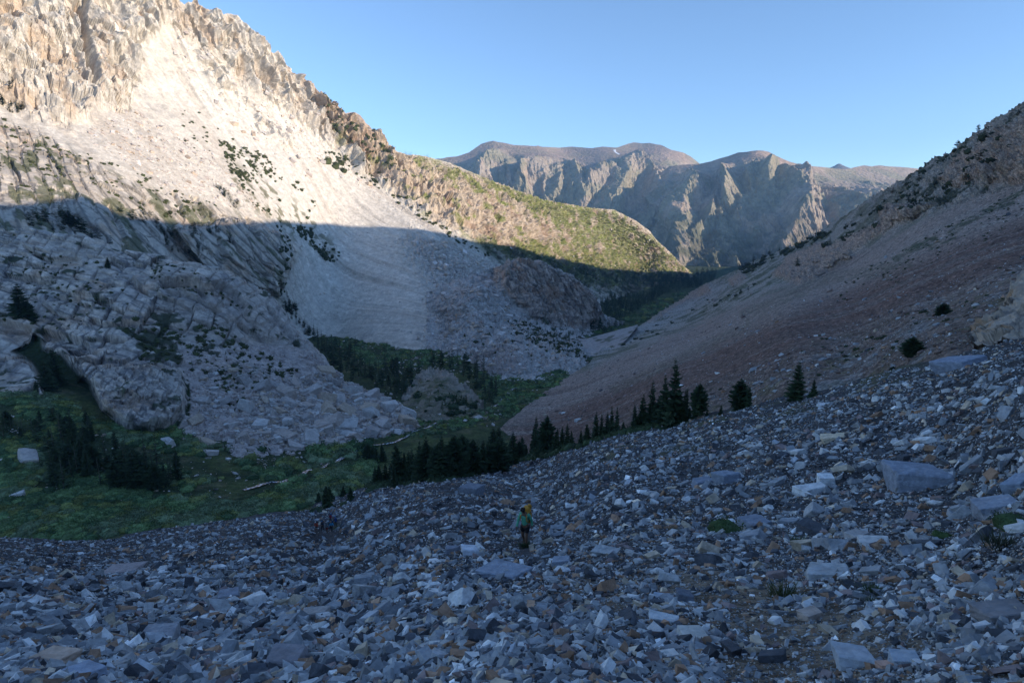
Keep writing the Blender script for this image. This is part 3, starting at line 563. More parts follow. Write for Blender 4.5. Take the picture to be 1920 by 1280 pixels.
# ---- valley floor and the plain beyond
def floor_sheet():
    ys = np.concatenate([np.linspace(-60, 140, 12)[:-1], np.geomspace(140, 5200, 420)]); us = np.linspace(-1.25, 1.0, 560)
    Y, U = np.meshgrid(ys, us, indexing='ij'); X = U*np.maximum(Y, 120)
    Z = zground(X, Y); P = np.stack([X, Y, Z], -1)
    c = np.ones(P.shape)*np.array([.045, .065, .03])
    c = mixc(c, (.10, .125, .045), sst(-.1, .3, fbm(P/22, 4, 153))*.7); c = mixc(c, (.17, .155, .09), sst(.15, .45, fbm(P/16, 4, 154))*.5)
    px, py, D = project(P)
    c = mixc(c, (.34, .34, .12), pmask(px, py, [(1120, 541), (1150, 534), (1190, 532), (1225, 536), (1210, 542), (1170, 546), (1130, 546)], 3)*(Y > 0)*(Z < -150))
    o = mesh_obj('valley_floor', P, grid_faces(*P.shape[:2]), M_FLOOR, c, smooth=True); tag(o, 'dark green valley meadow', None, None, 'structure')
    n = 60; r = np.linspace(4000, 45000, n); a = np.linspace(0, 2*pi, 97)
    R, A = np.meshgrid(r, a, indexing='ij'); Q = np.stack([R*np.sin(A), R*np.cos(A), -330-(R-4000)*.004], -1)
    Q = np.concatenate([np.broadcast_to(np.array([0, 2000, -330.]), (1, 97, 3)), Q])
    tag(mesh_obj('ground', Q, grid_faces(*Q.shape[:2]), M_FAR, np.ones(Q.shape)*np.array([.09, .10, .06]), smooth=True), 'dry land stretching to the horizon', None, None, 'structure')
floor_sheet()

# ---- grassy knoll in the valley
KTOP = [(740, 770), (755, 742), (770, 725), (782, 706), (792, 697), (805, 693), (818, 692), (830, 695), (842, 696), (852, 706), (860, 718), (880, 728), (895, 742), (902, 752), (915, 775)]
def kn_disp(P, px, py):
    w1, _ = worley(P/4, 161); rr = 1-sst(2, 16, py-np.interp(px, [a for a, b in KTOP], [b for a, b in KTOP]))
    w2, _ = worley(P/1.8, 167); return (w1-.5)*(1.5+4*rr)+(w2-.5)*(.5+1.5*rr)+fbm(P/14, 4, 162)*4.5, None
def kn_col(P, px, py, d):
    c = np.ones(P.shape)*np.array([.22, .19, .14])*(1+.2*fbm(P/6, 3, 163)[..., None])
    rr = 1-sst(4, 22, py-np.interp(px, [a for a, b in KTOP], [b for a, b in KTOP])+fbm(P/8, 3, 164)*8)
    c = mixc(c, (.42, .36, .31), rr*.8); c = mixc(c, (.085, .10, .045), sst(-.1, .2, fbm(P/8, 4, 165))*.8*(1-.7*rr)); c = mixc(c, (.33, .28, .23), sst(.1, .5, fbm(P/10, 4, 166))*.6)
    return c
KNOLL = Sheet('valley_knoll', np.arange(738, 916, 1.0), KTOP, [(738, 800), (800, 800), (850, 792), (880, 792), (915, 800)], 90,
    [(740, 775, 'F'), (800, 792, 'F'), (860, 786, 'F'), (912, 778, 'F'), (820, 692, .86), (795, 697, .875), (850, 704, .88), (782, 706, .91), (870, 722, .93), (900, 755, .965), (755, 742, .975), (770, 725, .95), (820, 745, .93), (820, 720, .89)],
    kn_disp, kn_col, M_ROCKN, back=(14, 12), label='low rocky knoll with dry grass in the valley')

# ---- the high ridge to the right of the frame: it throws the valley into shade
def shade_ridge():
    bd = [(-200, 372), (0, 385), (80, 377), (150, 368), (190, 380), (240, 408), (330, 415), (420, 420), (520, 413), (620, 418), (720, 425), (830, 437), (882, 453), (908, 459), (952, 462), (987, 472), (1022, 481), (1062, 490), (1106, 497), (1141, 506), (1179, 510), (1223, 512), (1296, 513)]
    tt = np.interp(np.arange(len(bd)), [0, 6, 9, 11, 13, 16, 18, 20, 22], [1350, 1350, 1330, 1280, 1240, 1180, 1080, 920, 660])
    tm = []
    for q, t0 in zip(bd, tt):
        S_ = LEFT.at(*q)
        for t in np.arange(t0, 4200, 15):
            x, y, d = project(S_+t*SUN)
            if d < 0 or x > 2230 or (x > 1340 and y > np.interp(x, [a for a, b in RTOP], [b for a, b in RTOP])+12): break
        tm.append(t)
    print('ridge t', [int(t) for t in tm])
    K = [LEFT.at(*q)+t*SUN for q, t in zip(bd, tm)]
    K = [np.array([760, -2600, 520.]), np.array([720, -1200, 470.]), np.array([640, -400, 420.])] + K + [K[-1]+np.array([90, 500, -60.]), K[-1]+np.array([260, 1500, -170.])]
    K = np.array(K); seg = np.concatenate([[0], np.cumsum(np.linalg.norm(np.diff(K, axis=0), axis=1))]); s = np.arange(0, seg[-1], 9.0)
    K = np.stack([np.interp(s, seg, K[:, k]) for k in range(3)], -1)
    off = np.concatenate([-np.geomspace(4, 900, 26)[::-1], [0], np.geomspace(4, 1100, 24)])
    V = K[:, None, :] + off[None, :, None]*np.array([.95, .3, 0]); dz = np.abs(off)[None]*np.where(off < 0, 1.15, .7)
    V[..., 2] -= dz; n = fbm(V/60, 4, 171, rid=True)*np.minimum(np.abs(off)/25, 1)[None]*12; V[..., 2] += n
    V[..., 2] = np.maximum(V[..., 2], -420)
    # keep it under the visible crest
    px, py, d = project(V); lim = np.interp(px, [a for a, b in RTOP], [b for a, b in RTOP])+4
    bad = (d > 10) & (px > 900) & (px < 1990) & (py < lim)
    print('DF', DF(640, 632), DF(700, 645), DF(800, 655)); print('ridge verts in view', int(bad.sum()))
    c = np.ones(V.shape)*np.array([.30, .26, .22])
    tag(mesh_obj('side_ridge', V, grid_faces(*V.shape[:2]), M_ROCKN, c, smooth=True), 'high rocky ridge closing the valley side', None, None, 'structure')
shade_ridge()

# ================================================================== plants and stones: shapes
def ico(sub):
    bm = bmesh.new(); bmesh.ops.create_icosphere(bm, subdivisions=sub, radius=1.0)
    V = np.array([v.co[:] for v in bm.verts]); Fs = np.array([[v.index for v in f.verts] for f in bm.faces]); bm.free(); return V, Fs
ICO = {k: ico(k) for k in (1, 2, 3)}
def stone(sub, seed, cuts=11, shape=(1, .72, .45), rough=.03):
    """angular broken block: hull of a jittered, corner-chipped box; subdivided and roughened for the larger ones"""
    r = np.random.default_rng(seed); bm = bmesh.new(); sk = r.normal(size=(3, 3))*(.05 if sub == 3 else .14)
    for c in [(x, y, z) for x in (-1, 1) for y in (-1, 1) for z in (-1, 1)]:
        c = np.array(c, float)*r.uniform(.72 if sub == 3 else .5, 1.0, 3)
        for _ in range(r.integers(1, 3)): bm.verts.new((c*r.uniform(.72, 1.0, 3)*np.array(shape))@(np.eye(3)+sk*np.array([1, 1, .4])))
    bmesh.ops.convex_hull(bm, input=bm.verts)
    for v in [v for v in bm.verts if not v.link_faces]: bm.verts.remove(v)
    bmesh.ops.dissolve_limit(bm, angle_limit=.16, verts=bm.verts, edges=bm.edges)
    if sub > 1:
        bmesh.ops.bevel(bm, geom=bm.edges[:], offset=.03, segments=1, affect='EDGES', clamp_overlap=True)
        bmesh.ops.triangulate(bm, faces=bm.faces); bmesh.ops.subdivide_edges(bm, edges=[e for e in bm.edges if e.calc_length() > .25], cuts=2 if sub == 2 else 4, use_grid_fill=True)
    bmesh.ops.triangulate(bm, faces=bm.faces); bm.verts.index_update()
    V = np.array([v.co[:] for v in bm.verts]); Fs = np.array([[v.index for v in f.verts] for f in bm.faces]); bm.free()
    if sub > 1:
        lay = np.sin((V@r.normal(size=3)*.4+V[:, 2])*38+seed)
        V = V*(1+(rough*vnoise(V*3.5+seed)+rough*.6*vnoise(V*9+seed)+.012*lay)[:, None]*1.3)
    return V, Fs
def rot_z(a):
    c, s_ = np.cos(a), np.sin(a); M = np.zeros((len(a), 3, 3)); M[:, 0, 0] = c; M[:, 0, 1] = -s_; M[:, 1, 0] = s_; M[:, 1, 1] = c; M[:, 2, 2] = 1; return M
def frames(N, tilt, rng):
    """random frames whose z axis lies near the given normals"""
    n = N/np.linalg.norm(N, axis=1)[:, None] + rng.normal(size=N.shape)*tilt; n /= np.linalg.norm(n, axis=1)[:, None]
    a = rng.normal(size=N.shape); x = a-(a*n).sum(1)[:, None]*n; x /= np.linalg.norm(x, axis=1)[:, None]; y = np.cross(n, x)
    return np.stack([x, y, n], -1)
def merge(name, protos, which, M, T, mats, cols=None, pcol=None, midx=None, label=None, cat=None, kind='stuff'):
    Vs, Fs, Cs, Ms = [], [], [], []; base = 0
    for k, (V, Fc) in enumerate(protos):
        i = np.nonzero(which == k)[0]
        if not len(i): continue
        W = np.einsum('nij,vj->nvi', M[i], V)+T[i][:, None, :]
        Vs.append(W.reshape(-1, 3)); Fs.append((Fc[None]+np.arange(len(i))[:, None, None]*len(V)+base).reshape(-1, 3)); base += len(i)*len(V)
        if cols is not None:
            cc = np.repeat(cols[i][:, None, :], len(V), 1)
            if pcol is not None: cc = cc*pcol[k][None]
            Cs.append(cc.reshape(-1, 3))
        elif pcol is not None: Cs.append(np.broadcast_to(pcol[k][None], (len(i),)+pcol[k].shape).reshape(-1, 3))
    o = mesh_obj(name, np.concatenate(Vs), np.concatenate(Fs), mats, np.concatenate(Cs) if Cs else None)
    return tag(o, label, cat, None, kind)

def leaf_mat(name, rough=.8, trans=.0):
    m = bpy.data.materials.new(name); m.use_nodes = True; nt = m.node_tree; b = nt.nodes['Principled BSDF']
    b.inputs['Roughness'].default_value = rough; b.inputs['Specular IOR Level'].default_value = .2
    ca = nt.nodes.new('ShaderNodeVertexColor'); ca.layer_name = 'Col'; geo = nt.nodes.new('ShaderNodeNewGeometry')
    n1 = nt.nodes.new('ShaderNodeTexNoise'); n1.inputs['Scale'].default_value = 1.3; nt.links.new(geo.outputs['Position'], n1.inputs['Vector'])
    mr = nt.nodes.new('ShaderNodeMapRange'); nt.links.new(n1.outputs[0], mr.inputs[0]); mr.inputs[1].default_value = .3; mr.inputs[2].default_value = .7; mr.inputs[3].default_value = .65; mr.inputs[4].default_value = 1.35
    vm = nt.nodes.new('ShaderNodeVectorMath'); vm.operation = 'SCALE'; nt.links.new(ca.outputs[0], vm.inputs[0]); nt.links.new(mr.outputs[0], vm.inputs['Scale'])
    nt.links.new(vm.outputs[0], b.inputs['Base Color']); return m
M_NEEDLE = leaf_mat('needles'); M_LEAF = leaf_mat('leaves'); M_BARK = leaf_mat('bark', .9)

def tube(pts, rad, n=6):
    pts = np.array(pts, float); V = []; 
    for k, p in enumerate(pts):
        t = pts[min(k+1, len(pts)-1)]-pts[max(k-1, 0)]; t /= np.linalg.norm(t)
        a = np.cross(t, [0.3, .9, .1]); a /= np.linalg.norm(a); b = np.cross(t, a); an = np.linspace(0, 2*pi, n, endpoint=False)
        V.append(p+rad[k]*(np.cos(an)[:, None]*a+np.sin(an)[:, None]*b))
    V = np.concatenate(V); Fs = []
    for k in range(len(pts)-1):
        for j in range(n):
            a, b = k*n+j, k*n+(j+1) % n; Fs += [(a, b, b+n), (a, b+n, a+n)]
    return V, np.array(Fs)
def crown_geo(seed, whorls=26, per=8, seg=3, wid=.17, shape='fir', bare=.06):
    """unit-height conifer crown: drooping, needle-fringed branches in whorls, with gaps"""
    r = np.random.default_rng(seed); V, Fs = [], []; gap = r.uniform(0, 2*pi); lean = r.normal()*.01
    for w in range(whorls):
        t = min(max((w+r.uniform(-.4, .4))/(whorls-1), 0), 1); z = bare+(1-bare)*np.clip(t, 0, 1)**.92
        if shape == 'fir': R = wid*(1-t)**.85*(.75+.25*sin(w*1.7+seed))+.012
        elif shape == 'pine': R = wid*(.55+.6*sin(pi*min(1, t*1.05)**.8))*(1-t**4)+.01
        else: R = wid*(.65+.35*sin(w*2.3))*(1-t**2.2)+.014
        for k in range(per):
            a = r.uniform(0, 2*pi); L = R*r.uniform(.55, 1.2)*(0.7 if abs((a-gap+pi) % (2*pi)-pi) < .5 else 1)
            d = np.array([cos(a), sin(a), 0]); sd = np.array([-sin(a), cos(a), 0]); dr = r.uniform(.15, .55)*(1-t)+r.uniform(-.5, -.1)*t
            hw = L*r.uniform(.28, .5)+.004; p0 = np.array([lean*z, 0, z]); nv = len(V)
            for q in range(seg+1):
                f = q/seg; p = p0+d*L*f+np.array([0, 0, -dr*L*f+.12*L*f*f]); wq = hw*(1-.75*f)*(1 if q else .35)*r.uniform(.6, 1.3)
                V.append(p+sd*wq-np.array([0, 0, wq*.55])); V.append(p+np.array([0, 0, wq*.22])); V.append(p-sd*wq-np.array([0, 0, wq*.55*r.uniform(.5, 1.4)]))
            for q in range(seg):
                b = nv+q*3
                for j in (0, 1): Fs += [(b+j, b+j+3, b+j+1), (b+j+1, b+j+3, b+j+4)] if r.random() > .18 else [(b+j, b+j+3, b+j+1)]
    return np.array(V), np.array(Fs)
def tuft_col(V, base, seed, amp=.35):
    r = np.random.default_rng(seed); return np.array(base)*(1+amp*r.uniform(-1, 1, (len(V), 1)))
def shrub_geo(seed, n=150, s=.13, flat=.6):
    r = np.random.default_rng(seed); a = r.uniform(0, 2*pi, n); u = r.uniform(0, 1, n); ph = np.arccos(1-u)
    R = r.uniform(.45, 1.05, n)*(1+.18*np.sin(a*3+seed)+.12*np.sin(a*5))
    c = np.stack([R*np.sin(ph)*np.cos(a), R*np.sin(ph)*np.sin(a), R*np.cos(ph)*flat], -1)
    k = r.normal(size=(n, 3)); k /= np.linalg.norm(k, axis=1)[:, None]; j = np.cross(k, r.normal(size=(n, 3))); j /= np.linalg.norm(j, axis=1)[:, None]
    V = np.stack([c-k*s*r.uniform(.5, 1.2, (n, 1)), c+j*s*.8*r.uniform(.5, 1.2, (n, 1)), c+k*s+np.array([0, 0, .3*s])], 1).reshape(-1, 3)
    W, Fc = ICO[2 if n > 100 else 1]; W = W*np.array([.80, .80, .80*flat])*(1+.15*np.sin(W[:, :1]*5+seed)); return np.concatenate([V, W]), np.concatenate([np.arange(3*n).reshape(-1, 3), Fc+3*n])
def grass_geo(seed, n=90, h=.35):
    r = np.random.default_rng(seed); V = []
    for _ in range(n):
        b = r.normal(size=2)*.33; a = r.uniform(0, 2*pi); l = r.uniform(.5, 1.1); o = np.array([cos(a), sin(a)]); w = .025
        V += [(b[0]-o[1]*w, b[1]+o[0]*w, 0), (b[0]+o[1]*w, b[1]-o[0]*w, 0), (b[0]+b[0]*.5+o[0]*.25*l, b[1]+b[1]*.5+o[1]*.25*l, l*h*2)]
    return np.array(V), np.arange(3*n).reshape(-1, 3)

# ================================================================== stones
PAL = np.array([(.32, .335, .36), (.42, .425, .435), (.68, .685, .69), (.095, .10, .115), (.37, .235, .16), (.55, .46, .36), (.27, .21, .205)])
PAL_W = np.array([.33, .17, .13, .17, .09, .06, .05]); PAL_N = ['blue grey', 'grey', 'pale grey', 'dark slate', 'rusty brown', 'tan', 'purplish brown']
PSMALL = [stone(1, 500+k, 8, (1, r_, h_)) for k, (r_, h_) in enumerate([(.7, .4), (.8, .5), (.6, .3), (.9, .6), (.7, .25), (.5, .45), (.8, .35), (.65, .5)])]
PMID = [stone(2, 600+k, 12, (1, r_, h_)) for k, (r_, h_) in enumerate([(.7, .4), (.8, .55), (.6, .3), (.9, .6), (.75, .28), (.55, .5), (.8, .4), (.65, .6), (.9, .35), (.7, .7)])]
PBIG = [stone(3, 700+k, 15, (1, r_, h_), .012) for k, (r_, h_) in enumerate([(.75, .45), (.8, .6), (.6, .3), (.9, .55), (.8, .35)])]
# coarse hull for the thousands of small stones
def hullgeo(seed, n=9):
    r = np.random.default_rng(seed); bm = bmesh.new()
    for p in r.normal(size=(n, 3)): 
        p = p/np.linalg.norm(p)*np.array([1, r.uniform(.6, .9), r.uniform(.3, .6)]); bm.verts.new(p)
    bmesh.ops.convex_hull(bm, input=bm.verts); bmesh.ops.triangulate(bm, faces=bm.faces)
    for v in [v for v in bm.verts if not v.link_faces]: bm.verts.remove(v)
    bm.verts.index_update(); V = np.array([v.co[:] for v in bm.verts]); Fs = np.array([[v.index for v in f.verts] for f in bm.faces]); bm.free(); return V, Fs
PHULL = [hullgeo(800+k, 9) for k in range(14)]

NOTABLE = [ # px, py, width px, height factor, colour, tilt yaw, label
    (886, 922, 46, .62, (.13, .14, .165), 'big dark boulder alone on the upper talus below the conifer row'),
    (1720, 905, 96, .5, (.17, .19, .23), 'huge blue grey slab with a dark shaded face on the right talus'),
    (1517, 915, 58, .55, (.42, .43, .44), 'pale angular block with a flat top beside a leaning white stone'),
    (1548, 902, 30, .9, (.44, .46, .48), 'upright white stone leaning on the pale angular block'),
    (1564, 826, 40, .42, (.42, .35, .26), 'cream coloured flat boulder high on the right talus'),
    (1560, 1085, 84, .36, (.26, .27, .28), 'long flat grey slab with a straight edge on the bare dirt patch'),
    (1605, 1245, 70, .5, (.25, .27, .30), 'rounded grey boulder half buried in dirt at the bottom'),
    (1664, 1252, 36, .7, (.30, .19, .15), 'reddish wedge of rock resting against the half buried boulder'),
    (1700, 1243, 52, .45, (.22, .25, .29), 'grey blue boulder in the dirt right of the reddish wedge'),
    (945, 1088, 84, .32, (.18, .20, .24), 'broad low blue grey boulder just below the hiker in green'),
    (1055, 1062, 40, .5, (.20, .22, .26), 'low grey boulder right of the hiker in green'),
    (882, 1045, 34, .6, (.36, .38, .42), 'pale boulder with a shaded underside left of the hiker in green'),
    (848, 1040, 30, .9, (.13, .14, .17), 'dark pointed stone left of the pale boulder by the hiker'),
    (1415, 985, 52, .45, (.16, .175, .21), 'dark flat slab beside the green cushion bush'),
    (1640, 1020, 50, .4, (.33, .33, .33), 'pale flat stone among dark slabs on the right'),
    (1610, 1010, 44, .4, (.25, .24, .24), 'grey brown slab tilted beside a pale flat stone'),
    (1800, 690, 70, .3, (.17, .19, .235), 'long dark slab high on the right talus near the rock outcrop'),
    (1545, 757+0, 26, .4, (.36, .38, .41), 'light stone on the crest of the talus right of the pair of firs'),
    (300, 1192, 66, .5, (.20, .205, .225), 'long dark brown block with a flat top in the lower left talus'),
    (105, 1235, 62, .7, (.33, .25, .20), 'brown and cream boulder with a black hollow at the lower left'),
    (160, 1262, 70, .5, (.22, .25, .31), 'smooth blue boulder at the lower left corner'),
    (540, 1245, 76, .5, (.16, .155, .17), 'dark ribbed block at the bottom centre left'),
    (590, 1155, 56, .7, (.24, .225, .22), 'large brown grey boulder in the lower talus left of centre'),
    (430, 1122, 40, .7, (.16, .17, .20), 'dark overhanging rock with a black gap beneath it'),
    (232, 1068, 60, .3, (.23, .20, .20), 'brownish heap of flat slabs left on the talus'),
    (1320, 905, 42, .5, (.15, .17, .21), 'dark stone in a line of dark rocks across the middle talus'),
    (1362, 900, 40, .6, (.17, .19, .23), 'dark angular stone, right end of the line of dark rocks'),
    (1905, 905, 60, .7, (.17, .20, .25), 'big blue grey boulder cut by the right edge of the frame'),
    (1870, 955, 74, .45, (.19, .21, .25), 'wide dark slab on the far right of the talus'),
    (1890, 1165, 84, .5, (.13, .125, .13), 'nearly black banded boulder at the right edge'),
    (1245, 1130, 46, .3, (.25, .29, .35), 'flat light blue slab on the gravel'),
    (1285, 1130, 32, .7, (.11, .12, .145), 'black stone on the gravel beside a light blue slab'),
    (1240, 1170, 60, .45, (.30, .32, .34), 'pale banded block in the lower middle'),
    (1300, 1205, 54, .5, (.34, .33, .31), 'cream block with a white neighbour in the lower middle'),
    (1525, 1165, 40, .7, (.30, .25, .22), 'rust streaked pointed stone standing in the dirt')]
def talus_stones():
    r = np.random.default_rng(21)
    ex, ey = [a for a, b in EDGE], [b for a, b in EDGE]
    # the largest stones, each an object
    n = 9000; px = r.uniform(-20, 1940, n); e = np.interp(px, ex, ey); py = e+4+(1300-e)*r.uniform(0, 1, n)
    P = TALUS.at(px, py); D = project(P)[2]; s = 8.0*(1-r.uniform(0, 1, n))**(-1/2.4); s = np.minimum(s, 52); S = s*D/F
    S = np.minimum(S, np.where(D > 40, .95, 1.0)); s = S*F/D
    # keep notable stones and people clear
    keep = np.ones(n, bool)
    for q in NOTABLE: keep &= ~((abs(px-q[0]) < q[2]*.75) & (abs(py-q[1]) < q[2]*.5))
    keep &= ~((abs(px-985) < 30) & (abs(py-1020) < 38)) & ~((abs(px-612) < 36) & (abs(py-988) < 26)) & ~((abs(px-1360) < 45) & (abs(py-990) < 26))
    dirt = pmask(px, py, [(1080, 1120), (1300, 1070), (1500, 1100), (1750, 1200), (1920, 1240), (1920, 1330), (1400, 1330), (1280, 1190), (1100, 1140)], 30) > .5
    keep &= ~(dirt & (s > 34) & (r.uniform(0, 1, n) < .8))
    order = np.argsort(-np.where(keep, s, 0)); big = []; 
    for i in order:
        if len(big) >= 262: break
        if all((px[i]-px[j])**2+((py[i]-py[j])*1.7)**2 > (.42*(s[i]+s[j]))**2 for j in big): big.append(i)
    big = np.array(big); pm = {}
    ci = r.choice(len(PAL), n, p=PAL_W); N = TALUS.nrm(px, py); Fm = frames(N, .42, r)
    import mathutils
    def place(name, V, Fs, key, col, M, T, label, group):
        if key not in pm:
            o = mesh_obj(name, V, Fs, M_STONE, np.broadcast_to(np.array(col), V.shape)); pm[key] = o
        else:
            o = pm[key].copy(); C.objects.link(o); o.name = name
        o.matrix_world = mathutils.Matrix([[*M[0], T[0]], [*M[1], T[1]], [*M[2], T[2]], [0, 0, 0, 1]])
        tag(o, label, 'rock', group)
    def where(x, y):
        if y < 960: v = 'high on the talus'
        elif y < 1080: v = 'midway up the talus'
        elif y < 1190: v = 'low on the talus'
        else: v = 'at the very bottom of the talus'
        h = 'far left' if x < 400 else 'left of the green hiker' if x < 900 else 'below the conifer row' if x < 1300 and y < 960 else 'right of the green hiker' if x < 1400 else 'on the right side'
        return h, v
    for i in big:
        k = r.integers(0, 10); M = Fm[i]*(.58*S[i]*r.uniform(.9, 1.1, 3)); h, v = where(px[i], py[i])
        place('rock', *PMID[k], ('m', k, ci[i]), PAL[ci[i]], M, P[i]+N[i]*S[i]*.10, f'{PAL_N[ci[i]]} angular rock {v}, {h}', f'{PAL_N[ci[i]]} rocks {v}, {h}')
    for j, (x, y, w, hf, col, lab) in enumerate(NOTABLE):
        col = tuple(c*1.6 for c in col)
        p = TALUS.at(x, y+w*hf*.1); d = float(project(p)[2]); W = w*d/F*.60; nn = TALUS.nrm(x, y)*.6+np.array([0, -.1, .5]); nn /= np.linalg.norm(nn)
        yaw = r.uniform(-.5, .5); xx = np.array([cos(yaw), sin(yaw), 0]); xx -= xx@nn*nn; xx /= np.linalg.norm(xx); yy = np.cross(nn, xx)
        M = np.stack([xx*W, yy*W*1.0, nn*W*hf*2.0], -1); k = j % len(PBIG)
        place('rock', *PBIG[k], ('n', j), col, M, p+nn*W*hf*.30, lab, None)
    # all the others
    n = 165000; s0 = r.uniform(2, 6, n); px = r.uniform(-120, 2040, n); e = np.interp(px, ex, ey)+1.5; py = e+(1380-e)*r.uniform(0, 1, n)**1.12; e_ = np.interp(px, ex, ey)
    keep = np.ones(n, bool) & ~((abs(px-985) < 12) & (abs(py-1020) < 30)); keep &= ~((abs(px-612) < 30) & (abs(py-991) < 20) & ((s0 > 3.4) | (r.uniform(0, 1, n) < .3))); px, py, e_ = px[keep], py[keep], e_[keep]; n = len(px)
    P = TALUS.at(px, py); D = project(P)[2]; s = np.minimum((2.4+.6*sst(10, 90, py-e_)+3.4*sst(1010, 1270, py))*(1-r.uniform(0, 1, n))**(-1/2.2), 9+11*sst(10, 130, py-e_)+16*sst(1050, 1250, py))
    dirt = pmask(px, py, [(1080, 1120), (1300, 1070), (1500, 1100), (1750, 1200), (1920, 1240), (1920, 1330), (1400, 1330), (1280, 1190), (1100, 1140)], 30)*sst(-.5, .3, fbm(P/1.2, 3, 181))
    s = s*(1-.5*dirt); S = s*D/F*.60; N = TALUS.nrm(px, py); Fm = frames(N, .6, r)*(S[:, None, None]*r.uniform(.8, 1.3, (n, 1, 3)))
    ci = r.choice(len(PAL), n, p=PAL_W); cl = PAL[ci]*r.uniform(.55, 1.0, (n, 1))**1.0*np.where(r.uniform(0, 1, (n, 1)) < .10, 1.7, 1.15)
    bigr = s > 9; which = np.where(bigr, 14+r.integers(0, 8, n), r.integers(0, 14, n))
    drop = (dirt > .5) & (r.uniform(0, 1, n) < .45); k = ~drop
    merge('talus_rubble', PHULL+PSMALL, which[k], Fm[k], (P+N*(S*.12*r.uniform(-.3, 1.6, n))[:, None])[k], M_STONE, cl[k], label='countless loose grey stones covering the talus slope')
talus_stones()

def boulders():
    r = np.random.default_rng(22); cols = np.array([(.50, .455, .43), (.45, .385, .345), (.54, .52, .505), (.37, .34, .325), (.46, .375, .30)])
    pm = {}; import mathutils
    def indiv(sheet, x, y, w, k, c, label, group=None, hf=1.0):
        P = sheet.at(x, y) if sheet else fl(x, y); D = float(project(P)[2]); S = w*D/F*.55
        key = (k, c)
        if key not in pm: o = mesh_obj('boulder', PMID[k][0], PMID[k][1], M_STONEF, np.broadcast_to(cols[c], PMID[k][0].shape)); pm[key] = o
        else: o = pm[key].copy(); C.objects.link(o)
        N = sheet.nrm(np.array([x]), np.array([y])) if sheet else np.array([[0, 0, 1.]])
        M = frames(N*.5+np.array([0, 0, .6]), .25, r)[0]*(S*np.array([1, 1, 1.25*hf])); T = P+np.array([0, -.1, .15])*S
        o.matrix_world = mathutils.Matrix([[*M[0], T[0]], [*M[1], T[1]], [*M[2], T[2]], [0, 0, 0, 1]]); tag(o, label, 'boulder', group)
    named = [(MASSIF, 537, 742, 46, 'grey block at the top of the boulder field under the brown buttress'), (MASSIF, 672, 745, 26, 'long pale boulder near the top of the boulder field beside the dark conifers'), (MASSIF, 640, 752, 30, 'split boulder with a sharp fin in the boulder field'),
             (MASSIF, 608, 770, 44, 'large rounded boulder in the middle of the boulder field'), (MASSIF, 700, 780, 50, 'very large pale boulder low in the boulder field'), (MASSIF, 585, 822, 46, 'brown grey wedge boulder at the foot of the boulder field'),
             (MASSIF, 655, 815, 44, 'flat topped boulder at the lower edge of the boulder field'), (MASSIF, 765, 775, 36, 'boulder at the right tip of the boulder field'), (MASSIF, 620, 800, 52, 'big slab leaning in the lower boulder field'), (MASSIF, 720, 800, 48, 'tall cracked boulder at the lower right of the boulder field'),
             (None, 55, 862, 58, 'broad pale boulder in the left meadow above the willows'), (None, 35, 930, 32, 'white rounded boulder alone in the left meadow'), (None, 318, 832, 34, 'light boulder behind the dark left grove'), (None, 397, 850, 36, 'long pale boulder at the right end of the dark grove'),
             (None, 235, 796, 24, 'pale rock below the striped granite buttress'), (None, 255, 795, 20, 'small light rock on the grass, just right of another below the striped buttress'), (None, 805, 776, 16, 'light boulder in the bushes below the valley knoll'), (None, 826, 782, 14, 'small boulder right of the light one below the knoll'),
             (None, 895, 785, 18, 'grey boulder beside the creek past the knoll'), (MASSIF, 675, 834, 30, 'pointed tan boulder between creek and boulder field'), (None, 168, 968, 9, 'small light rock within the front willows'), (None, 196, 865, 12, 'upright pale rock between the dark conifers of the left grove'), (None, 283, 890, 14, 'pale rock at the foot of the left grove')]
    for q in named: indiv(q[0], q[1], q[2], q[3], r.integers(0, 10), r.integers(0, 3), q[4])
    # boulder field under the massif
    n = 4200; px = r.uniform(350, 800, n); py = r.uniform(640, 848, n)
    k = (pmask(px, py, [(380, 690), (480, 680), (520, 720), (620, 690), (650, 718), (735, 752), (785, 795), (770, 812), (660, 830), (560, 840), (440, 842), (350, 838), (360, 790)], 2) > .5); px, py = px[k], py[k]
    rt = sst(430, 620, px); s = (4.2+4.5*rt)*(1-r.uniform(0, 1, len(px)))**(-1/(2.8-.9*rt)); s = np.minimum(s, 40); o = np.argsort(-s); big = []
    for i in o:
        if len(big) >= 120: break
        if all((px[i]-px[j])**2+(py[i]-py[j])**2*1.5 > (.36*(s[i]+s[j]))**2 for j in big): big.append(i)
    BN = ['pinkish grey', 'tan grey', 'whitish', 'dark grey', 'warm brown']
    for i in big:
        c_ = int(r.integers(0, 5)); z_ = 'big' if s[i] > 19 else 'middling' if s[i] > 13 else 'small'; v_ = 'upper' if py[i] < 750 else 'middle' if py[i] < 800 else 'lowest'; h_ = 'left' if px[i] < 520 else 'centre' if px[i] < 660 else 'right'
        l_ = f'{z_} {BN[c_]} block in the {v_} {h_} of the boulder field'; indiv(MASSIF, px[i], py[i], s[i], r.integers(0, 10), c_, l_, l_.replace('block', 'blocks'))
    rest = np.setdiff1d(np.arange(len(px)), big)
    sets = [(MASSIF, px[rest], py[rest], np.minimum(s[rest], 11))]
    def rnd(poly, n, a, b, al=2.4):
        x = r.uniform(min(p[0] for p in poly), max(p[0] for p in poly), n*2); y = r.uniform(min(p[1] for p in poly), max(p[1] for p in poly), n*2); k = pmask(x, y, poly, 1) > .5; x, y = x[k][:n], y[k][:n]
        return x, y, np.minimum(a*(1-r.uniform(0, 1, len(x)))**(-1/al), b)
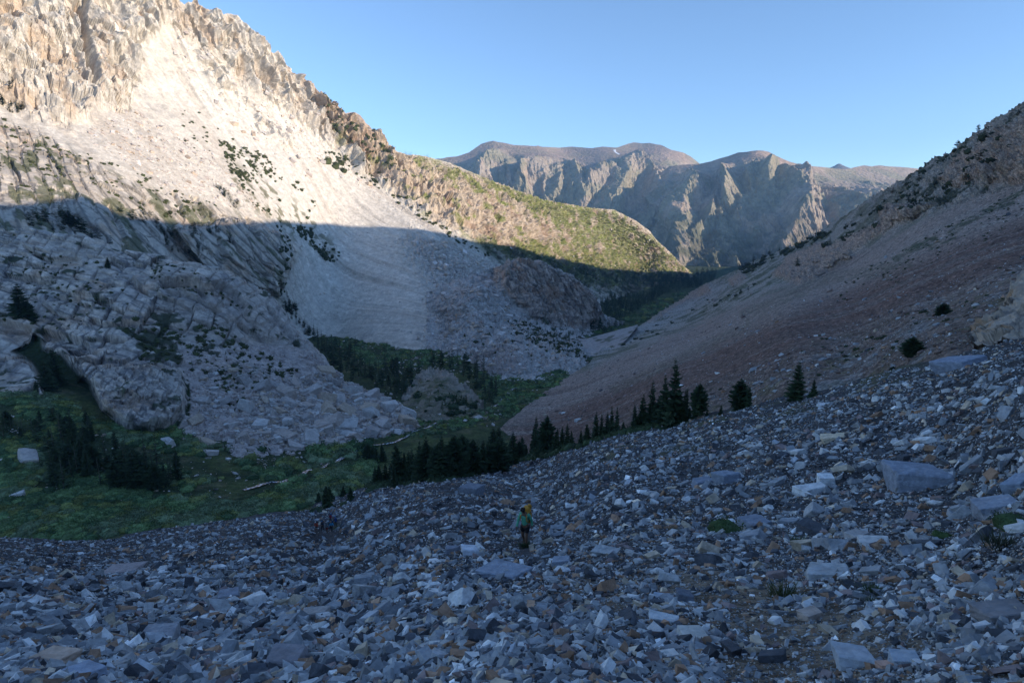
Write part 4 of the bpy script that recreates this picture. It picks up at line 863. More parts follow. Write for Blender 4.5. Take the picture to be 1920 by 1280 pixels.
    sets.append((SPUR,)+rnd([(815, 560), (935, 520), (960, 590), (1040, 640), (1060, 655), (1100, 682), (1050, 694), (960, 706), (880, 690), (830, 655)], 3600, 2.6, 13))
    sets.append((SPUR,)+rnd([(1110, 600), (1140, 595), (1166, 606), (1150, 622), (1120, 640), (1090, 625)], 160, 2.6, 9))
    sets.append((LEFT,)+rnd([(545, 480), (600, 430), (830, 440), (930, 500), (860, 600), (850, 650), (700, 640), (600, 625), (545, 590)], 1500, 1.3, 5, 3.0))
    sets.append((LEFT,)+rnd([(770, 450), (830, 450), (930, 500), (930, 560), (860, 650), (780, 640), (820, 560)], 2400, 2.4, 10))
    sets.append((LEFT,)+rnd([(150, 250), (240, 200), (420, 300), (500, 400), (330, 370)], 2600, 1.8, 9, 2.4))
    sets.append((LEFT,)+rnd([(330, 20), (380, 80), (560, 230), (700, 350), (560, 330), (430, 230), (300, 130)], 900, 2.0, 13, 2.2))
    sets.append((LEFT,)+rnd([(420, 120), (560, 210), (700, 330), (760, 400), (640, 330), (500, 270)], 1100, 1.8, 10, 2.5))
    sets.append((LEFT,)+rnd(TAN, 2200, 1.4, 6, 2.6))
    sets.append((RIGHT,)+rnd([(1000, 760), (1200, 640), (1500, 560), (1920, 360), (1920, 640), (1660, 690), (1300, 760), (1040, 840)], 5200, 1.6, 9, 2.6))
    sets.append((RIGHT,)+rnd([(1300, 760), (1500, 640), (1700, 560), (1920, 480), (1920, 640), (1660, 690), (1480, 740)], 3000, 2.2, 12, 2.3))
    sets.append((RIGHT,)+rnd([(1130, 680), (1200, 620), (1340, 540), (1700, 360), (1920, 210), (1920, 300), (1500, 510), (1300, 610)], 2600, 1.6, 8, 2.3))
    sets.append((KNOLL,)+rnd([(770, 740), (800, 700), (850, 705), (900, 760), (860, 780), (790, 785)], 60, 1.6, 6))
    sets.append((None,)+rnd([(0, 780), (330, 800), (450, 850), (660, 850), (600, 900), (440, 930), (200, 980), (0, 1000)], 520, 2.2, 11, 2.0))
    sets.append((None,)+rnd([(480, 860), (580, 855), (640, 862), (560, 890), (470, 880)], 260, 1.8, 6))
    sets.append((None,)+rnd([(690, 700), (880, 640), (1060, 700), (1000, 735), (920, 800), (760, 800)], 520, 2.0, 8, 2.0))
    sets.append((None,)+rnd([(600, 625), (700, 645), (860, 655), (820, 700), (680, 690)], 300, 1.8, 7, 2.0))
    W, Ms, Ts, Cs = [], [], [], []
    for sh, x, y, s in sets:
        P = sh.at(x, y) if sh else fl(x, y); N = sh.nrm(x, y) if sh else np.broadcast_to(np.array([0, 0, 1.]), P.shape); D = project(P)[2]; S = s*D/F*.58; m = len(x)
        Ms.append(frames(N*.6+np.array([0, 0, .4]), .3, r)*(S[:, None, None]*r.uniform(.8, 1.25, (m, 1, 3)))); Ts.append(P+N*(S*.1)[:, None]); W.append(np.where(s > 7, 14+r.integers(0, 8, m), r.integers(0, 14, m)))
        c = cols[r.integers(0, 5, m)]*r.uniform(.8, 1.2, (m, 1))
        if sh is None: c = c*1.25
        if sh is LEFT: c = c*1.2
        if sh is RIGHT: c = (np.where((r.uniform(0, 1, m) < .5)[:, None], np.array([.17, .12, .105]), PAL[r.choice(len(PAL), m, p=PAL_W)]))*r.uniform(.8, 1.3, (m, 1)); c = np.where((y < np.interp(x, [900, 1100, 1300, 1450, 1600, 1800, 1920], [700, 693, 608, 545, 475, 375, 325]))[:, None], cols[r.integers(0, 5, m)]*.85, c)
        Cs.append(c)
    merge('boulder_rubble', PHULL+PSMALL, np.concatenate(W), np.concatenate(Ms), np.concatenate(Ts), M_STONEF, np.concatenate(Cs), label='scattered boulders and scree stones over the valley sides')
boulders()

# ================================================================== conifers
GREEN = np.array([.036, .058, .028])
import mathutils
HI = [crown_geo(900+k, 40, 14, 3, w, sh, b) for k, (w, sh, b) in enumerate([(.20, 'fir', .02), (.17, 'fir', .03), (.23, 'fir', .02), (.16, 'spruce', .06), (.22, 'pine', .08), (.19, 'spruce', .03), (.28, 'fir', .01), (.19, 'pine', .16)])]
MIDC = [crown_geo(930+k, 18, 7, 2, w, sh, b) for k, (w, sh, b) in enumerate([(.15, 'fir', .04), (.12, 'fir', .05), (.17, 'spruce', .05), (.19, 'pine', .12), (.20, 'fir', .02), (.13, 'spruce', .1)])]
LO = [crown_geo(960+k, 9, 4, 1, w*1.25, sh, b) for k, (w, sh, b) in enumerate([(.14, 'fir', .05), (.12, 'fir', .05), (.17, 'fir', .04), (.16, 'spruce', .08)])]
TR = [tube([(0, 0, -.08), (.004, 0, .3), (0, .004, .7), (0, 0, .97)], [.018, .013, .008, .002]) for _ in range(1)][0]
treecount = [0]
mesh_cache = {}
def get_mesh(key, V, Fs, mats, col, midx=None):
    if key not in mesh_cache:
        o = mesh_obj(key[0], V, Fs, mats, col, midx=midx); mesh_cache[key] = o.data; bpy.data.objects.remove(o)
    return mesh_cache[key]
def link(name, me, loc, rot, sc, parent=None):
    o = bpy.data.objects.new(name, me); C.objects.link(o); o.location = [float(v) for v in loc]; o.rotation_euler = rot; o.scale = sc
    if parent: o.parent = parent
    return o
def tree(P, h, label, group=None, hi=True, k=None, wide=1.0, lean=0.0, shade=0, name='conifer', cat='conifer'):
    r = random; treecount[0] += 1
    rot = (lean*r.uniform(-1, 1), lean*r.uniform(-1, 1), r.uniform(0, 6.28)); g = GREEN*[1, .8, 1.3][shade]
    if hi:
        k = r.randrange(len(HI)) if k is None else k
        root = link(name, None, P, rot, (1, 1, 1)); tag(root, label, cat, group); root.empty_display_size = 1
        V, Fs = HI[k]; link('crown', get_mesh(('crown', k, shade), V, Fs, M_NEEDLE, tuft_col(V, g, k)), (0, 0, 0), (0, 0, 0), (h*wide, h*wide, h), root)
        V, Fs = TR; link('trunk', get_mesh(('trunk', 0), V, Fs, M_BARK, tuft_col(V, (.12, .10, .085), 1)), (0, 0, 0), (0, 0, 0), (h, h, h), root)
    else:
        k = r.randrange(len(MIDC)) if k is None else k
        V, Fs = MIDC[k]; V2 = np.concatenate([V, TR[0]]); F2 = np.concatenate([Fs, TR[1]+len(V)]); c2 = np.concatenate([tuft_col(V, g, k), tuft_col(TR[0], (.10, .085, .07), 1)])
        tag(link(name, get_mesh((name, 'm', k, shade), V2, F2, M_NEEDLE, c2), P, rot, (h*wide, h*wide, h)), label, cat, group)
def edge_pt(x, yb):
    """a point on the ground near the far lip of the talus"""
    e = float(np.interp(x, [a for a, b in EDGE], [b for a, b in EDGE]))
    return TALUS.at(x, max(yb, e+1.0))
ROW = [(1490, 748, 78, 0, 1.35, 'tall leaning dark fir, larger of the pair standing alone on the talus crest'), (1523, 741, 38, 2, 1.2, 'small dark fir just right of the tall leaning fir on the crest'),
       (1386, 770, 66, 4, 1.1, 'ragged pine with an open crown, alone between the fir clump and the pair'), (1404, 767, 46, 3, .9, 'thin sparse conifer at the right side of the ragged pine'), (1350, 778, 25, 2, 1.3, 'short stubby conifer alone right of the tallest clump'),
       (1310, 784, 68, 7, 1.1, 'round topped conifer at the right end of the tallest clump'), (1292, 788, 28, 6, 1.1, 'low bushy conifer beside the round topped one'), (1263, 797, 130, 0, 1.0, 'tallest dark fir of all, rising above the clump on the crest'), (1244, 800, 98, 1, 1.15, 'dark fir reaching three quarters up the left side of the tallest fir'),
       (1220, 800, 92, 1, 1.1, 'slender fir standing clear left of the tallest two'), (1203, 805, 72, 0, 1.1, 'pointed fir near the left end of the tallest clump'), (1190, 806, 52, 2, 1.0, 'leftmost small fir of the tallest clump'), (1281, 792, 66, 1, 1.0, 'narrow fir close on the right of the tallest fir'), (1270, 795, 74, 2, 1.0, 'broad fir at the foot of the tallest fir'), (1232, 801, 60, 6, 1.2, 'broad low fir filling the middle of the tallest clump'),
       (1157, 812, 56, 1, .9, 'thin spire at the right end of the group of six narrow firs'), (1148, 814, 58, 1, .9, 'narrow fir, second from the right in the group of six'), (1138, 816, 52, 0, .9, 'narrow fir, third from the right in the group of six'), (1128, 818, 52, 1, 1., 'dark fir in the middle of the group of six narrow firs'), (1117, 820, 60, 0, 1., 'tallest fir of the group of six narrow firs'), (1101, 824, 40, 6, 1.1, 'low wide fir at the left end of the group of six'), (1168, 808, 24, 6, 1.2, 'tiny fir right of the group of six narrow firs'),
       (1064, 842, 52, 0, 1.1, 'pointed fir at the right end of the long tree row'), (1045, 845, 50, 1, 1.1, 'dark fir second from the right end of the long row'), (1026, 850, 78, 4, .9, 'tall uneven conifer in the right part of the long row'), (1003, 856, 82, 1, 1.0, 'tall slim fir, highest in the right part of the long row'), (1014, 854, 45, 6, 1.1, 'small bushy fir between the two tall ones of the long row')]
for x, yb, h, k, w, lab in ROW:
    P = edge_pt(x, yb); D = float(project(P)[2]); tree(P-np.array([0, 0, .3]), h*D/F*1.02, lab, 'conifers standing along the far edge of the talus', True, k, w, .03)
r5 = np.random.default_rng(55)
dense = [(961, 870, 62), (926, 884, 90), (934, 886, 70), (915, 886, 66), (905, 888, 72), (886, 890, 74), (870, 892, 82), (853, 893, 84), (837, 896, 72), (824, 898, 82), (812, 900, 70), (803, 902, 82), (790, 902, 86), (781, 904, 56), (770, 904, 66), (760, 905, 60), (748, 906, 78), (737, 908, 40), (733, 912, 36), (760, 908, 30), (723, 906, 46), (712, 906, 40), (946, 876, 40), (974, 866, 44), (985, 862, 34), (897, 888, 44), (862, 893, 40), (800, 902, 38), (830, 897, 38), (842, 896, 44), (718, 862, 34), (699, 862, 34), (690, 860, 32), (706, 864, 30), (739, 915, 50), (881, 890, 40), (920, 884, 44)]
for x, yb, h in dense:
    P = edge_pt(x, yb) if yb > 870 or x > 940 else fl(x, yb); D = float(project(P)[2]); lf = 'left' if x < 800 else 'middle' if x < 880 else 'right'
    tree(P-np.array([0, 0, .4]), h*D/F*r5.uniform(.95, 1.08), f'dark fir in the dense {lf} part of the long row behind the talus', f'dark firs in the dense {lf} part of the long row', True, int(r5.integers(0, 8)), r5.uniform(.95, 1.35), .03)
for x, yb, h, lab in [(612, 950, 46, 'small pointed fir left of the hiking group, tallest of four'), (658, 939, 30, 'small bushy fir on the talus edge above the hiking group'), (643, 932, 28, 'small fir in the willows above the hiking group'), (619, 940, 30, 'small fir close behind the pointed one near the hiking group'), (598, 936, 22, 'low conifer in the willow edge left of the pointed fir'), (1710, 670, 42, 'dark bushy pine standing on the red scree near the rock outcrop'), (1768, 597, 28, 'small lone pine on the upper red scree'), (1672, 697, 14, 'tiny dark shrub like pine on the crest left of the bushy pine')]:
    sh = RIGHT if x > 1600 else None; P = sh.at(x, yb) if sh else edge_pt(x, yb); D = float(project(P)[2]); tree(P-np.array([0, 0, .2]), h*D/F, lab, None, True, 4 if sh else 6, 1.9 if sh else 1.3, .05)
for x, yb, h, w, lab in [(40, 592, 62, 1.5, 'big dark round conifer on a ledge of the granite massif'), (50, 594, 46, 1.5, 'dark conifer hugging the big round one on the ledge'), (203, 503, 20, 1.2, 'lone small conifer on the granite left of the curved overhang'), (110, 735, 86, 1.2, 'tall dark fir at the foot of the green gully'), (92, 745, 70, 1.2, 'dark fir left of the tallest one below the green gully'), (70, 745, 42, 1.1, 'small fir beside the white granite slab at the left')]:
    P = MASSIF.at(x, yb); D = float(project(P)[2]); tree(P-np.array([0, 0, .5]), h*D/F, lab, None, True, 6, w, .02)
def scatter_px(poly, n, r, mind=4):
    x0, x1 = min(p[0] for p in poly), max(p[0] for p in poly); y0, y1 = min(p[1] for p in poly), max(p[1] for p in poly); out = []
    for _ in range(n*30):
        x, y = r.uniform(x0, x1), r.uniform(y0, y1)
        if pmask(np.array([x]), np.array([y]), poly, .5)[0] > .5 and all((x-a)**2+((y-b)*1.5)**2 > mind**2 for a, b in out): out.append((x, y))
        if len(out) >= n: break
    return out
# left grove
for poly, n, hh, lab in [([(95, 900), (90, 850), (130, 830), (200, 855), (330, 880), (345, 912), (330, 925), (150, 925), (100, 915)], 44, (44, 74), 'dark fir standing in the grove of the left meadow'), ([(-5, 800), (120, 790), (190, 805), (170, 832), (100, 842), (40, 835), (-5, 840)], 24, (26, 44), 'dark fir in the upper edge of the left grove')]:
    for x, y in sorted(scatter_px(poly, n, r5, 9), key=lambda q: q[1]):
        P = fl(x, y); D = float(project(P)[2]); q_ = ('rear' if y < 880 else 'front')+' '+('left' if x < 160 else 'middle' if x < 250 else 'right'); tl_ = r5.uniform(*hh); z_ = 'tall' if tl_ > 62 else 'short' if tl_ < 50 else 'mid sized'; l_ = f'{z_} {lab}, {q_} part' if 'upper' not in lab else lab; tree(P, tl_*D/F, l_, l_.replace('dark fir', 'dark firs'), r5.random() < .35, None, r5.uniform(.9, 1.4), .03)
# forest in the hollow behind the boulder field
for poly, n, hh, lab in [([(590, 650), (612, 655), (700, 690), (800, 690), (800, 700), (770, 725), (745, 752), (700, 735), (650, 712), (620, 690)], 66, (26, 42), 'dark conifer in the dense stand between boulder field and knoll'), ([(800, 688), (860, 680), (905, 690), (935, 740), (925, 760), (900, 735), (870, 712), (840, 694)], 28, (26, 40), 'dark conifer in the stand curving behind the knoll'),
                         ([(572, 612), (590, 625), (612, 660), (600, 655), (580, 632)], 9, (20, 28), 'dark conifer lining the gully under the brown buttress')]:
    for x, y in sorted(scatter_px(poly, n, r5, 5.5), key=lambda q: q[1]):
        P = fl(x, y); D = float(project(P)[2]); tl_ = r5.uniform(*hh); q_ = 'left' if x < 660 else 'middle' if x < 730 else 'right' if x < 840 else 'far right'; l_ = f'{"taller" if tl_ > 34 else "shorter"} {lab}, {q_} part' if 'gully' not in lab else lab; tree(P, tl_*D/F, l_, l_.replace('conifer', 'conifers'), False, None, r5.uniform(.9, 1.3), .02)
env = [(690, 34), (760, 60), (800, 84), (860, 84), (900, 72), (940, 84), (975, 50), (1003, 74), (1030, 66), (1060, 48), (1085, 26), (1110, 46), (1160, 40), (1182, 36), (1210, 62), (1255, 84), (1300, 54), (1322, 30)]
for x in np.linspace(696, 1318, 34):
    x = x+r5.uniform(-8, 8); yb = float(np.interp(x, [a for a, b in EDGE], [b for a, b in EDGE]))+1; P = edge_pt(x, yb); D = float(project(P)[2]); h = np.interp(x, [a for a, b in env], [b for a, b in env])*r5.uniform(.65, 1.12)
    lf = 'left part' if x < 850 else 'middle' if x < 1080 else 'right part'
    tree(P-np.array([0, 0, .5]), h*D/F, f'slim dark fir filling a gap in the {lf} of the long row', f'slim firs filling the {lf} of the long row', True, int(r5.choice([0, 1, 2, 5, 3])), r5.uniform(.9, 1.2), .03)
for x, y, h, lab in [(667, 652, 24, 'lone dark fir above the pale rock near the small meadow'), (657, 648, 12, 'tiny fir left of the lone fir by the small meadow'), (735, 755, 15, 'round dark bushy tree between boulder field and knoll'), (782, 745, 14, 'round bushy tree on the front of the knoll')]:
    P = fl(x, y); D = float(project(P)[2]); tree(P, h*D/F, lab, None, False, 4, 1.4 if h > 16 else 2.0, .02)

KEEP = [(1120, 546), (1150, 536), (1190, 533), (1225, 537), (1210, 543), (1170, 548), (1130, 548)]
# ---- the many small trees: one object for each wood
def wood(name, sets, protos, label, seed, cat=None, col=GREEN, wide=1.0):
    r = np.random.default_rng(seed); W, Ms, Ts, Cs = [], [], [], []
    for sh, poly, n, a, b, dens in sets:
        x0, x1 = min(p[0] for p in poly), max(p[0] for p in poly); y0, y1 = min(p[1] for p in poly), max(p[1] for p in poly)
        x = r.uniform(x0, x1, n*6); y = r.uniform(y0, y1, n*6); k = (pmask(x, y, poly, 1) > .5) & (pmask(x, y+4, KEEP, 2) < .5) & (pmask(x, y-3, KEEP, 2) < .5) & (pmask(x, y-9, KEEP, 2) < .5); x, y = x[k], y[k]
        P = sh.at(x, y) if sh else fl(x, y)
        if dens: k = fbm(P/dens, 3, seed) > r.uniform(-.25, .3, len(x)); x, y, P = x[k], y[k], P[k]
        x, y, P = x[:n], y[:n], P[:n]; m = len(x); D = project(P)[2]; h = r.uniform(a, b, m)*D/F
        M = rot_z(r.uniform(0, 6.28, m))*np.stack([h*wide*r.uniform(.8, 1.3, m), h*wide*r.uniform(.8, 1.3, m), h], -1)[:, None, :]
        W.append(r.integers(0, len(protos), m)); Ms.append(M); Ts.append(P-np.array([0, 0, .02])*h[:, None]); Cs.append(np.array(col)*r.uniform(.7, 1.4, (m, 1)))
    merge(name, protos, np.concatenate(W), np.concatenate(Ms), np.concatenate(Ts), M_NEEDLE, np.concatenate(Cs), label=label)
wood('valley_forest', [(None, [(1118, 545), (1190, 520), (1345, 512), (1335, 530), (1240, 556), (1175, 596), (1140, 610), (1124, 575)], 1500, 9, 15, 0), (LEFT, [(1120, 540), (1200, 520), (1290, 518), (1290, 530), (1180, 540)], 300, 8, 13, 0), (None, [(1075, 628), (1110, 612), (1160, 606), (1175, 612), (1150, 628), (1080, 640)], 60, 15, 26, 0), (None, [(880, 715), (935, 745), (925, 760), (905, 750)], 25, 12, 24, 0)], MIDC+LO,
     'dense dark conifer forest on the valley floor below the green shoulder', 1)
wood('shoulder_forest', [(LEFT, [(745, 288), (850, 312), (1000, 370), (1170, 405), (1200, 425), (1120, 420), (1000, 405), (900, 365), (800, 325)], 1100, 7, 13, 0), (LEFT, [(800, 300), (1170, 402), (1270, 490), (1290, 512), (1180, 510), (1060, 490), (1000, 420), (860, 370)], 900, 6, 11, 150), (LEFT, [(1160, 480), (1200, 460), (1290, 505), (1290, 518), (1180, 512)], 260, 9, 15, 0), (LEFT, [(730, 355), (800, 400), (900, 450), (990, 500), (960, 500), (860, 450), (770, 395)], 170, 6, 11, 0),
      (LEFT, [(640, 240), (800, 330), (1000, 430), (1100, 500), (900, 440), (700, 330)], 220, 4, 9, 90)], LO, 'hundreds of small conifers along the sunlit green shoulder', 2, col=(.045, .055, .02), wide=1.25)
wood('ledge_trees', [(LEFT, [(40, 425), (60, 395), (130, 405), (140, 440), (90, 440)], 26, 14, 30, 0), (LEFT, [(110, 400), (135, 395), (180, 450), (230, 462), (150, 450)], 34, 14, 34, 0), (LEFT, [(225, 395), (300, 415), (290, 430), (235, 412)], 20, 9, 20, 0), (LEFT, [(290, 430), (320, 435), (370, 485), (340, 480), (310, 460)], 34, 9, 18, 0), (LEFT, [(355, 425), (370, 425), (400, 480), (375, 478)], 30, 8, 16, 0), (LEFT, [(370, 420), (400, 425), (460, 465), (440, 466)], 34, 6, 12, 0), (LEFT, [(395, 345), (410, 345), (465, 398), (450, 398)], 30, 8, 13, 0),
      (LEFT, [(-10, 165), (15, 175), (52, 215), (40, 218), (0, 200)], 26, 9, 20, 0), (LEFT, [(0, 300), (20, 310), (30, 350), (0, 350)], 10, 6, 12, 0), (MASSIF, [(230, 640), (420, 640), (520, 690), (440, 740), (300, 690)], 50, 3, 7, 0), (SPUR, [(965, 600), (1000, 600), (1110, 650), (1130, 690), (1040, 660)], 70, 5, 12, 0), (LEFT, [(522, 545), (545, 560), (590, 630), (580, 635), (530, 580)], 44, 9, 20, 0)], MIDC, 'small dark conifers on the ledges of the granite walls', 3, wide=1.3)
BUSH = [shrub_geo(40+k, 210, .11) for k in range(4)]; BUSHS = [shrub_geo(50+k, 46, .3, .8) for k in range(4)]
wood('slope_shrubs', [(LEFT, [(410, 262), (480, 280), (580, 355), (600, 410), (560, 425), (480, 390), (430, 320)], 300, 1.8, 5.5, 70), (LEFT, [(545, 425), (610, 428), (645, 490), (610, 490), (560, 440)], 110, 2, 6, 60), (LEFT, [(290, 240), (360, 200), (450, 260), (380, 300)], 24, 1.5, 4, 0), (LEFT, [(520, 400), (545, 470), (535, 560), (518, 545)], 40, 2.5, 6, 0), (LEFT, [(600, 262), (700, 330), (860, 440), (940, 495), (840, 445), (700, 350), (610, 285)], 300, 2.5, 5.5, 0), (LEFT, [(600, 180), (720, 285), (760, 330), (700, 320), (600, 230)], 120, 2.5, 6, 0), (LEFT, [(0, 220), (420, 390), (340, 410), (0, 370)], 160, 2.5, 6, 100), (LEFT, [(605, 290), (640, 300), (650, 325), (615, 315)], 10, 6, 13, 0),
      (SPUR, [(960, 600), (1080, 640), (1110, 690), (1000, 650), (960, 620)], 160, 3, 7, 0), (SPUR, [(850, 620), (960, 600), (1060, 690), (900, 660)], 60, 2.5, 6, 0), (MASSIF, [(210, 600), (420, 620), (560, 700), (440, 770), (380, 700), (260, 680)], 260, 3, 8, 0), (MASSIF, [(0, 430), (300, 480), (500, 560), (300, 620), (0, 600)], 160, 2, 5, 60)], BUSHS, 'low dark shrubs dotted over scree and granite ledges', 4, col=(.055, .068, .028), wide=.9)
wood('knoll_shrubs', [(KNOLL, [(750, 745), (800, 705), (850, 715), (900, 760), (880, 782), (790, 785)], 60, 3, 8, 25), (KNOLL, [(825, 745), (860, 740), (905, 770), (880, 784), (830, 775)], 45, 6, 15, 0)], BUSHS+MIDC, 'dark shrubs and dwarf firs on the low valley knoll', 8, wide=.9)
wood('crest_shrubs', [(RIGHT, [(1500, 470), (1700, 345), (1920, 200), (1920, 290), (1760, 380), (1560, 470)], 190, 4, 10, 60), (RIGHT, [(1380, 505), (1500, 455), (1560, 425), (1540, 450), (1400, 515)], 60, 4, 9, 0), (RIGHT, [(1120, 680), (1200, 620), (1350, 550), (1500, 500), (1300, 600)], 120, 2, 5, 40), (RIGHT, [(1300, 760), (1500, 640), (1800, 520), (1920, 480), (1920, 620), (1600, 700)], 90, 2, 6, 30), (RIGHT, [(1560, 540), (1920, 350), (1920, 420), (1560, 590)], 120, 1.5, 3.5, 0)], BUSHS, 'dark low shrubs along the rocky crest of the right slope', 5, col=(.04, .05, .024), wide=1.1)
for x, y, h, lab in [(1497, 504, 20, 'dark round juniper beside the pale rocks under the crest'), (1557, 461, 18, 'narrow dark juniper left of the orange rock band'), (1755, 349, 14, 'dark bushy juniper below the rocky crest'), (1726, 342, 16, 'round juniper below the skyline of the rocky crest'), (1794, 358, 15, 'juniper at the foot of the orange rocks under the crest'), (1849, 308, 20, 'large dark juniper among orange rocks near the crest'), (1836, 248, 14, 'windswept pine on the skyline of the rocky crest, higher of two'), (1796, 275, 15, 'forked pine on the skyline of the rocky crest, lower of two'),
                     (1704, 377, 12, 'dark juniper at the left end of the crest rocks'), (1675, 363, 12, 'low juniper just left of the crest rocks'), (1620, 433, 9, 'small flat juniper above the orange rock band'), (1442, 478, 9, 'small pine on the lower skyline of the right slope'), (1413, 490, 14, 'spreading dark bush on the lower skyline of the right slope'), (1387, 505, 9, 'tiny pine on the lower skyline of the right slope'), (1461, 471, 9, 'small bush on the skyline right of the spreading one'), (1912, 220, 12, 'pine on the skyline at the right edge')]:
    P = RIGHT.at(x, y); D = float(project(P)[2]); tree(P-np.array([0, 0, .3]), h*D/F, lab, None, False, 3 if 'pine' in lab else 4, 1.5 if 'pine' in lab else 2.4, .08, name='juniper' if 'juni' in lab or 'bush' in lab else 'pine_tree', cat='juniper' if 'juni' in lab or 'bush' in lab else 'pine')
wood('far_forest', [(FAR2, [(1210, 470), (1300, 430), (1420, 430), (1520, 400), (1560, 440), (1420, 520), (1300, 530), (1230, 520)], 2600, 3.0, 5.5, 500), (FAR2, [(1280, 480), (1430, 450), (1450, 500), (1370, 530), (1300, 530)], 2400, 3.5, 6.5, 0), (FAR1, [(860, 320), (1250, 310), (1250, 480), (1000, 430)], 900, 2, 3.2, 600), (FAR2, [(1480, 305), (1720, 318), (1700, 350), (1600, 400), (1500, 350)], 1200, 1.6, 3, 500)], LO, 'far conifer forest thinning up the flank of the far mountain', 6, col=(.06, .075, .035))
print('trees', treecount[0])

def understory():
    r = np.random.default_rng(77); n = 420; x = r.uniform(690, 1325, n); e = np.interp(x, [a for a, b in EDGE], [b for a, b in EDGE]); P = TALUS.at(x, e+r.uniform(.5, 3, n)); D = project(P)[2]; h = r.uniform(7, 20, n)*np.where((x > 1080) & (x < 1180) & (r.uniform(0, 1, n) < .5), .5, 1)*D/F
    k = (fbm(P/12, 2, 78) > -.25) | (x < 1050); M = rot_z(r.uniform(0, 6.28, n))*np.stack([h*.75, h*.75, h*.9], -1)[:, None, :]
    merge('fir_scrub', BUSH, r.integers(0, 4, n)[k], M[k], P[k], M_NEEDLE, (np.array([.05, .075, .035])*r.uniform(.7, 1.4, (n, 1)))[k], label='low dark scrub at the foot of the conifer row along the talus edge')
understory()
# ---- willow thickets, creek and tufts
def willows():
    r = np.random.default_rng(31); cols = np.array([(.135, .21, .085), (.07, .125, .055), (.17, .20, .065), (.14, .19, .10)])
    sets = [([(0, 790), (330, 810), (450, 850), (700, 830), (700, 905), (600, 945), (440, 972), (200, 1008), (0, 1008)], 2600, 6, 17), ([(40, 1000), (180, 965), (340, 940), (560, 900), (690, 860), (700, 900), (590, 945), (430, 975), (200, 1012), (60, 1014)], 1100, 11, 24), ([(690, 840), (760, 790), (960, 740), (1080, 700), (1110, 670), (1180, 590), (1280, 550), (1240, 590), (1120, 690), (940, 790), (760, 830)], 2600, 3, 8),
            ([(600, 625), (760, 655), (900, 660), (860, 690), (700, 690), (640, 660)], 1200, 2, 6), ([(890, 700), (1090, 690), (1050, 715), (960, 760), (900, 760)], 800, 3, 7), ([(1130, 590), (1290, 545), (1230, 590), (1120, 655), (1060, 655), (1120, 620)], 700, 2, 5), ([(0, 740), (100, 740), (190, 790), (330, 800), (340, 830), (0, 810)], 1300, 4, 11)]
    W, Ms, Ts, Cs = [], [], [], []
    for poly, n, a, b in sets:
        x = r.uniform(min(p[0] for p in poly), max(p[0] for p in poly), n*3); y = r.uniform(min(p[1] for p in poly), max(p[1] for p in poly), n*3); k = pmask(x, y, poly, 1) > .5; x, y = x[k], y[k]
        P = fl(x, y); k = (fbm(P/20, 3, 191) > r.uniform(-.25, .15, len(x))) & (lmask(x, y, [(460, 918), (510, 905), (560, 890), (600, 880), (640, 862), (662, 848), (700, 835), (760, 812), (810, 795), (835, 775)], 4.5) < .5) & (pmask(x, y, KEEP, 2) < .5); x, y, P = x[k][:n], y[k][:n], P[k][:n]; m = len(x)
        D = project(P)[2]; S = r.uniform(a, b, m)*D/F; fy = fbm(P/14, 3, 192)
        Ms.append(rot_z(r.uniform(0, 6.28, m))*np.stack([S*.95, S*.95, S*.95], -1)[:, None, :]); Ts.append(P); W.append(np.where(D < 330, r.integers(0, 4, m), 4+r.integers(0, 4, m)))
        Cs.append(cols[np.clip(((fy*1.6+.5)*4).astype(int), 0, 3)]*r.uniform(.6, 1.4, (m, 1)))
    merge('willow_thicket', BUSH+BUSHS, np.concatenate(W), np.concatenate(Ms), np.concatenate(Ts), M_LEAF, np.concatenate(Cs), label='green willow thickets covering the valley meadow')
willows()
